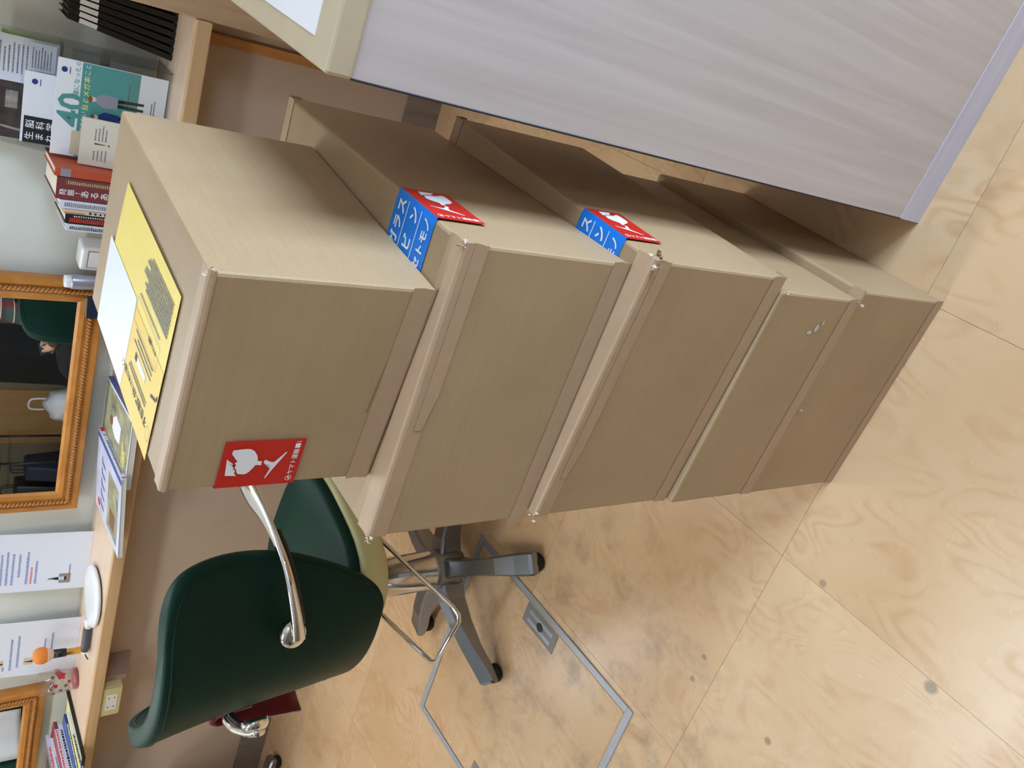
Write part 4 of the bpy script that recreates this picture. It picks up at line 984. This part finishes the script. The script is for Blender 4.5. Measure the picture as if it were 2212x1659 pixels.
# cart under a black cloth, seen in the large mirror
ct = empty('covered_cart', 'cart covered with a black cloth seen in the large mirror', 'cart', (-3.42, -1.92, 0), .1)
bm = bmesh.new(); n = 56; rings = []
for z, f in ((.10, 1.12), (.3, 1.06), (.55, 1.02), (.74, 1.0), (.765, .96), (.772, .5)):
    r = []
    for k in range(n):
        a = 2*PI*k/n; c, s_ = math.cos(a), math.sin(a); rr = (abs(c)**5+abs(s_)**5)**(-1/5); wv = 1+.025*math.sin(9*a)*max(0, (.74-z)/.64)
        r.append(bm.verts.new((.17*rr*c*f*wv, .2*rr*s_*f*wv, z+.012*math.sin(7*a)*(1 if z < .2 else 0))))
    rings.append(r)
for a_, b_ in zip(rings[:-1], rings[1:]):
    for k in range(n): bm.faces.new((a_[k], a_[(k+1) % n], b_[(k+1) % n], b_[k]))
bm.faces.new(rings[-1])
bm_obj('cloth', bm, M_CARPET, ct, True)
for x in (-.14, .14):
    for y in (-.16, .16): lathe('caster', [(0, 0), (.02, 0), (.022, .03), (.012, .04), (.012, .12), (0, .12)], M_RUBBER, ct, 12, Matrix.Translation((x, y, 0)))
box('price_note', (-.02, .2025, .36), (.05, .2035, .42), M_PAPER, ct); box('note_edge', (-.032, .2025, .36), (-.0202, .2035, .42), M_YELD, ct)

# seated person, seen only in the large mirror
def plaid():
    m, nt, b = new_mat('plaid_shirt')
    tc = nt.nodes.new('ShaderNodeTexCoord'); sx = nt.nodes.new('ShaderNodeSeparateXYZ'); nt.links.new(tc.outputs['Object'], sx.inputs[0])
    def band(src, freq, lo):
        a = nt.nodes.new('ShaderNodeMath'); a.operation = 'MULTIPLY'; a.inputs[1].default_value = freq; nt.links.new(src, a.inputs[0])
        f = nt.nodes.new('ShaderNodeMath'); f.operation = 'FRACT'; nt.links.new(a.outputs[0], f.inputs[0])
        g = nt.nodes.new('ShaderNodeMath'); g.operation = 'GREATER_THAN'; g.inputs[1].default_value = lo; nt.links.new(f.outputs[0], g.inputs[0]); return g.outputs[0]
    cur = None
    m1 = nt.nodes.new('ShaderNodeMix'); m1.data_type = 'RGBA'; m1.inputs[6].default_value = rgb(120, 34, 36); m1.inputs[7].default_value = rgb(52, 74, 70)
    nt.links.new(band(sx.outputs['X'], 14, .5), m1.inputs[0])
    m2 = nt.nodes.new('ShaderNodeMix'); m2.data_type = 'RGBA'; m2.inputs[7].default_value = rgb(40, 46, 50)
    h_ = nt.nodes.new('ShaderNodeMath'); h_.operation = 'MULTIPLY'; h_.inputs[1].default_value = .6; nt.links.new(band(sx.outputs['Z'], 14, .55), h_.inputs[0])
    nt.links.new(h_.outputs[0], m2.inputs[0]); nt.links.new(m1.outputs[2], m2.inputs[6])
    m3 = nt.nodes.new('ShaderNodeMix'); m3.data_type = 'RGBA'; m3.inputs[7].default_value = rgb(196, 190, 170)
    nt.links.new(band(sx.outputs['Z'], 14, .93), m3.inputs[0]); nt.links.new(m2.outputs[2], m3.inputs[6]); nt.links.new(m3.outputs[2], b.inputs['Base Color'])
    b.inputs['Roughness'].default_value = .85
    return m
def skin_mesh(name, verts, edges, radii, root, m, parent, sub=2):
    me = bpy.data.meshes.new(name); me.from_pydata(verts, edges, []); me.update(); me.materials.append(m)
    o = link(bpy.data.objects.new(name, me), parent)
    sk = o.modifiers.new('skin', 'SKIN'); sk.use_smooth_shade = True
    for i, r in enumerate(radii):
        d = me.skin_vertices[0].data[i]; d.radius = (r, r) if not isinstance(r, tuple) else r; d.use_root = (i == root)
    ss = o.modifiers.new('sub', 'SUBSURF'); ss.levels = sub; ss.render_levels = sub
    return o
ps = empty('person', 'seated person in plaid shirt and black trousers holding a phone, seen in the mirror', 'person', (-2.30, -.48, 0), PI/2)
ps.scale = (.92, .92, .88)
# local: +y forward (faces world -x), +x to the person's right hand side
V = [(0, -.02, .50), (0, -.04, .64), (0, -.03, .78), (0, -.01, .93), (0, .02, 1.02), (0, .05, 1.10), (0, .065, 1.20), (0, .05, 1.27)]
Ed = [(i, i+1) for i in range(7)]; Rr = [.115, .11, .12, .115, .05, .055, .085, .06]
def limb(pts, rads, at):
    k = at
    for q, r in zip(pts, rads):
        V.append(q); Rr.append(r); Ed.append((k, len(V)-1)); k = len(V)-1
    return k
hands = []
for sx in (1, -1):
    limb([(sx*.10, .05, .49), (sx*.13, .25, .50), (sx*.14, .44, .49), (sx*.14, .46, .28), (sx*.14, .44, .09), (sx*.14, .52, .04), (sx*.145, .60, .035)], [.09, .078, .06, .052, .038, .036, .03], 0)
    w_ = limb([(sx*.19, -.01, .92), (sx*.235, .02, .78), (sx*.24, .05, .66), (sx*.17, .18, .60), (sx*.085, .28, .60), (sx*.06, .32, .605)], [.062, .048, .042, .036, .026, .028], 3)
    hands.append(w_)
    for f in range(4):
        limb([(sx*.05, .345, .59+.018*f), (sx*.032, .362, .592+.018*f), (sx*.012, .352, .594+.017*f)], [.0095, .0088, .008], w_)
    limb([(sx*.045, .318, .638), (sx*.028, .322, .648)], [.0105, .009], w_)
M_SKIN = mat('skin', rgb(206, 160, 132), .55)
skin_mesh('body', V, Ed, Rr, 0, M_SKIN, ps)
M_PLAID = plaid(); M_TROU = mat('black_trousers', rgb(14, 14, 16), .85)
Vb, Eb, Rb = [(0, -.025, .53), (0, -.04, .64), (0, -.03, .78), (0, -.01, .93), (0, .012, 1.0)], [(0, 1), (1, 2), (2, 3), (3, 4)], [.135, .13, .14, .135, .07]
for sx in (1, -1):
    b0 = 3
    for q, r in zip([(sx*.19, -.01, .92), (sx*.235, .02, .78), (sx*.24, .05, .66), (sx*.17, .18, .60), (sx*.10, .263, .60)], [.074, .060, .055, .048, .040]):
        Vb.append(q); Rb.append(r); Eb.append((b0, len(Vb)-1)); b0 = len(Vb)-1
skin_mesh('shirt', Vb, Eb, Rb, 0, M_PLAID, ps)
Vc, Ec, Rc = [(0, -.02, .50)], [], [.14]
for sx in (1, -1):
    b0 = 0
    for q, r in zip([(sx*.10, .05, .49), (sx*.13, .25, .50), (sx*.14, .44, .49), (sx*.14, .46, .28), (sx*.14, .445, .11)], [.108, .096, .078, .068, .06]):
        Vc.append(q); Rc.append(r); Ec.append((b0, len(Vc)-1)); b0 = len(Vc)-1
skin_mesh('trousers', Vc, Ec, Rc, 0, M_TROU, ps)
for sx in (1, -1):
    bm = bmesh.new(); bmesh.ops.create_icosphere(bm, subdivisions=2, radius=1)
    for v in bm.verts: v.co = Vector((v.co.x*.05+sx*.14, v.co.y*.14+.53, max(.002, v.co.z*.055+.045)))
    bm_obj('shoe', bm, M_BLKPL, ps, True)
bm = bmesh.new(); bmesh.ops.create_icosphere(bm, subdivisions=3, radius=1)
for v in bm.verts:
    v.co = Vector((v.co.x*.094, v.co.y*.105+.038, v.co.z*.10+1.235))
    if v.co.y > .09 and v.co.z < 1.255: v.co.y = .06
bm_obj('hair', bm, mat('dark_hair', rgb(32, 26, 24), .6), ps, True)
for sx in (1, -1):
    lathe('eye', [(0, .009), (.007, .006), (.009, 0), (0, -.004)], M_BLKPL, ps, 10, Matrix.Translation((sx*.03, .142, 1.19)) @ Matrix.Rotation(math.radians(-90), 4, 'X'))
    bm = bmesh.new(); bmesh.ops.create_icosphere(bm, subdivisions=2, radius=1)
    for v in bm.verts: v.co = Vector((v.co.x*.01+sx*.094, v.co.y*.02+.05, v.co.z*.03+1.18))
    bm_obj('ear', bm, M_SKIN, ps, True)
bm = bmesh.new(); tube_bm(bm, [(0, .143, 1.195), (0, .160, 1.165), (0, .143, 1.158)], [.008, .014, .009], 8); bm_obj('nose', bm, M_SKIN, ps, True)
tube('mouth', [(-.024, .135, 1.128), (0, .143, 1.126), (.024, .135, 1.128)], .006, mat('lips', rgb(170, 96, 92), .5), ps, 6)
pn = empty('phone', 'dark phone held in the seated person\'s hands', 'phone', (-2.30-.318, -.48, .552), PI/2, rot=(-.5, 0, PI/2))
box('case', (-.075, -.004, -.036), (.075, .004, .036), M_BLKPL, pn, .003); box('screen', (-.068, -.0046, -.032), (.068, -.004, .032), mat('phone_screen', rgb(60, 70, 84), .05), pn)
st = empty('stool', 'low black round stool under the seated person', 'stool', (-2.28, -.48, 0))
lathe('seat', [(0, .25), (.16, .25), (.175, .265), (.175, .30), (.16, .315), (0, .318)], M_BLKPL, st, 28)
lathe('post', [(0, .02), (.025, .02), (.025, .25), (0, .25)], M_CHROME, st, 16); lathe('foot', [(0, 0), (.17, 0), (.17, .012), (.03, .03), (0, .03)], M_CHROME, st, 28)
# white towel over the second chair's back
tw = []; NX, NT = 8, 14
V2 = []
for i in range(NX+1):
    for j in range(NT+1):
        x = -.10+.20*i/NX; t = j/NT
        if t < .42: z = .72+.185*t/.42; y = interp(BK, z)+interp(DP, z)*(x/.245)**2-.014-.004*math.sin(i*1.3)
        elif t < .58: a = (t-.42)/.16; z = .908+.010*math.sin(PI*a); y = interp(BK, .899)+interp(DP, .899)*(x/.245)**2-.014+.078*a
        else: a = (t-.58)/.42; z = .908-.12*a; y = interp(BK, min(z, .899))+interp(DP, min(z, .899))*(x/.245)**2+.064+.012*a+.004*math.sin(i*1.7)
        V2.append((x, y, z))
to = mesh_obj('towel', V2, [(i*(NT+1)+j, (i+1)*(NT+1)+j, (i+1)*(NT+1)+j+1, i*(NT+1)+j+1) for i in range(NX) for j in range(NT)], mat('towel_white', rgb(214, 212, 212), .95, 0, .1, .05, 300), None, True)
so = to.modifiers.new('thick', 'SOLIDIFY'); so.thickness = .006; so.offset = 1
to.location = (-3.2, 1.9, 0); to.rotation_euler = (0, 0, -.75); tag(to, 'white towel draped over the back of the left chair', 'towel')

# the photographer, standing behind the phone and to its right: out of view, but shading the fronts of the boxes
pg = empty('person', 'person in dark clothes standing out of view behind the camera', 'person', (.30, -.25, 0), .5)
V, Ed, Rr = [(0, 0, .92), (0, .005, 1.06), (0, .01, 1.22), (0, 0, 1.38), (0, .0, 1.47), (0, .02, 1.54), (0, .035, 1.62), (0, .02, 1.69)], [(i, i+1) for i in range(7)], [.14, .13, .145, .13, .055, .06, .088, .06]
for sx in (1, -1):
    limb([(sx*.10, 0, .84), (sx*.11, .01, .62), (sx*.11, .015, .46), (sx*.115, -.01, .26), (sx*.115, -.03, .09), (sx*.12, .04, .045), (sx*.125, .13, .035)], [.10, .085, .065, .06, .042, .04, .034], 0)
    w_ = limb([(sx*.19, -.005, 1.37), (sx*.245, -.03, 1.22), (sx*.25, -.02, 1.10), (sx*.19, .12, 1.12), (sx*.12, .19, 1.16), (sx*.10, .215, 1.18)], [.066, .052, .045, .040, .028, .030], 3)
    for f in range(4): limb([(sx*.092+sx*.0, .235, 1.17+.018*f), (sx*.075, .252, 1.175+.018*f), (sx*.058, .245, 1.178+.017*f)], [.0095, .0088, .008], w_)
    limb([(sx*.078, .21, 1.212), (sx*.062, .214, 1.222)], [.0105, .009], w_)
skin_mesh('body', V, Ed, Rr, 0, M_SKIN, pg)
Vb, Eb, Rb = [(0, 0, .90), (0, .005, 1.06), (0, .01, 1.22), (0, 0, 1.38), (0, 0, 1.45)], [(0, 1), (1, 2), (2, 3), (3, 4)], [.165, .155, .165, .15, .075]
for sx in (1, -1):
    b0 = 3
    for q, r in zip([(sx*.19, -.005, 1.37), (sx*.245, -.03, 1.22), (sx*.25, -.02, 1.10), (sx*.19, .12, 1.12), (sx*.13, .18, 1.155)], [.08, .066, .06, .052, .042]):
        Vb.append(q); Rb.append(r); Eb.append((b0, len(Vb)-1)); b0 = len(Vb)-1
skin_mesh('jacket', Vb, Eb, Rb, 0, mat('dark_jacket', rgb(40, 42, 48), .9), pg)
Vc, Ec, Rc = [(0, 0, .92)], [], [.155]
for sx in (1, -1):
    b0 = 0
    for q, r in zip([(sx*.10, 0, .84), (sx*.11, .01, .62), (sx*.11, .015, .46), (sx*.115, -.01, .26), (sx*.115, -.025, .10)], [.115, .10, .085, .078, .07]):
        Vc.append(q); Rc.append(r); Ec.append((b0, len(Vc)-1)); b0 = len(Vc)-1
skin_mesh('trousers', Vc, Ec, Rc, 0, M_TROU, pg)
for sx in (1, -1):
    bm = bmesh.new(); bmesh.ops.create_icosphere(bm, subdivisions=2, radius=1)
    for v in bm.verts: v.co = Vector((v.co.x*.05+sx*.12, v.co.y*.14+.05, max(.002, v.co.z*.055+.045)))
    bm_obj('shoe', bm, M_BLKPL, pg, True)
bm = bmesh.new(); bmesh.ops.create_icosphere(bm, subdivisions=3, radius=1)
for v in bm.verts:
    v.co = Vector((v.co.x*.096, v.co.y*.108+.005, v.co.z*.10+1.66))
    if v.co.y > .06 and v.co.z < 1.68: v.co.y = .03
bm_obj('hair', bm, bpy.data.materials['dark_hair'], pg, True)
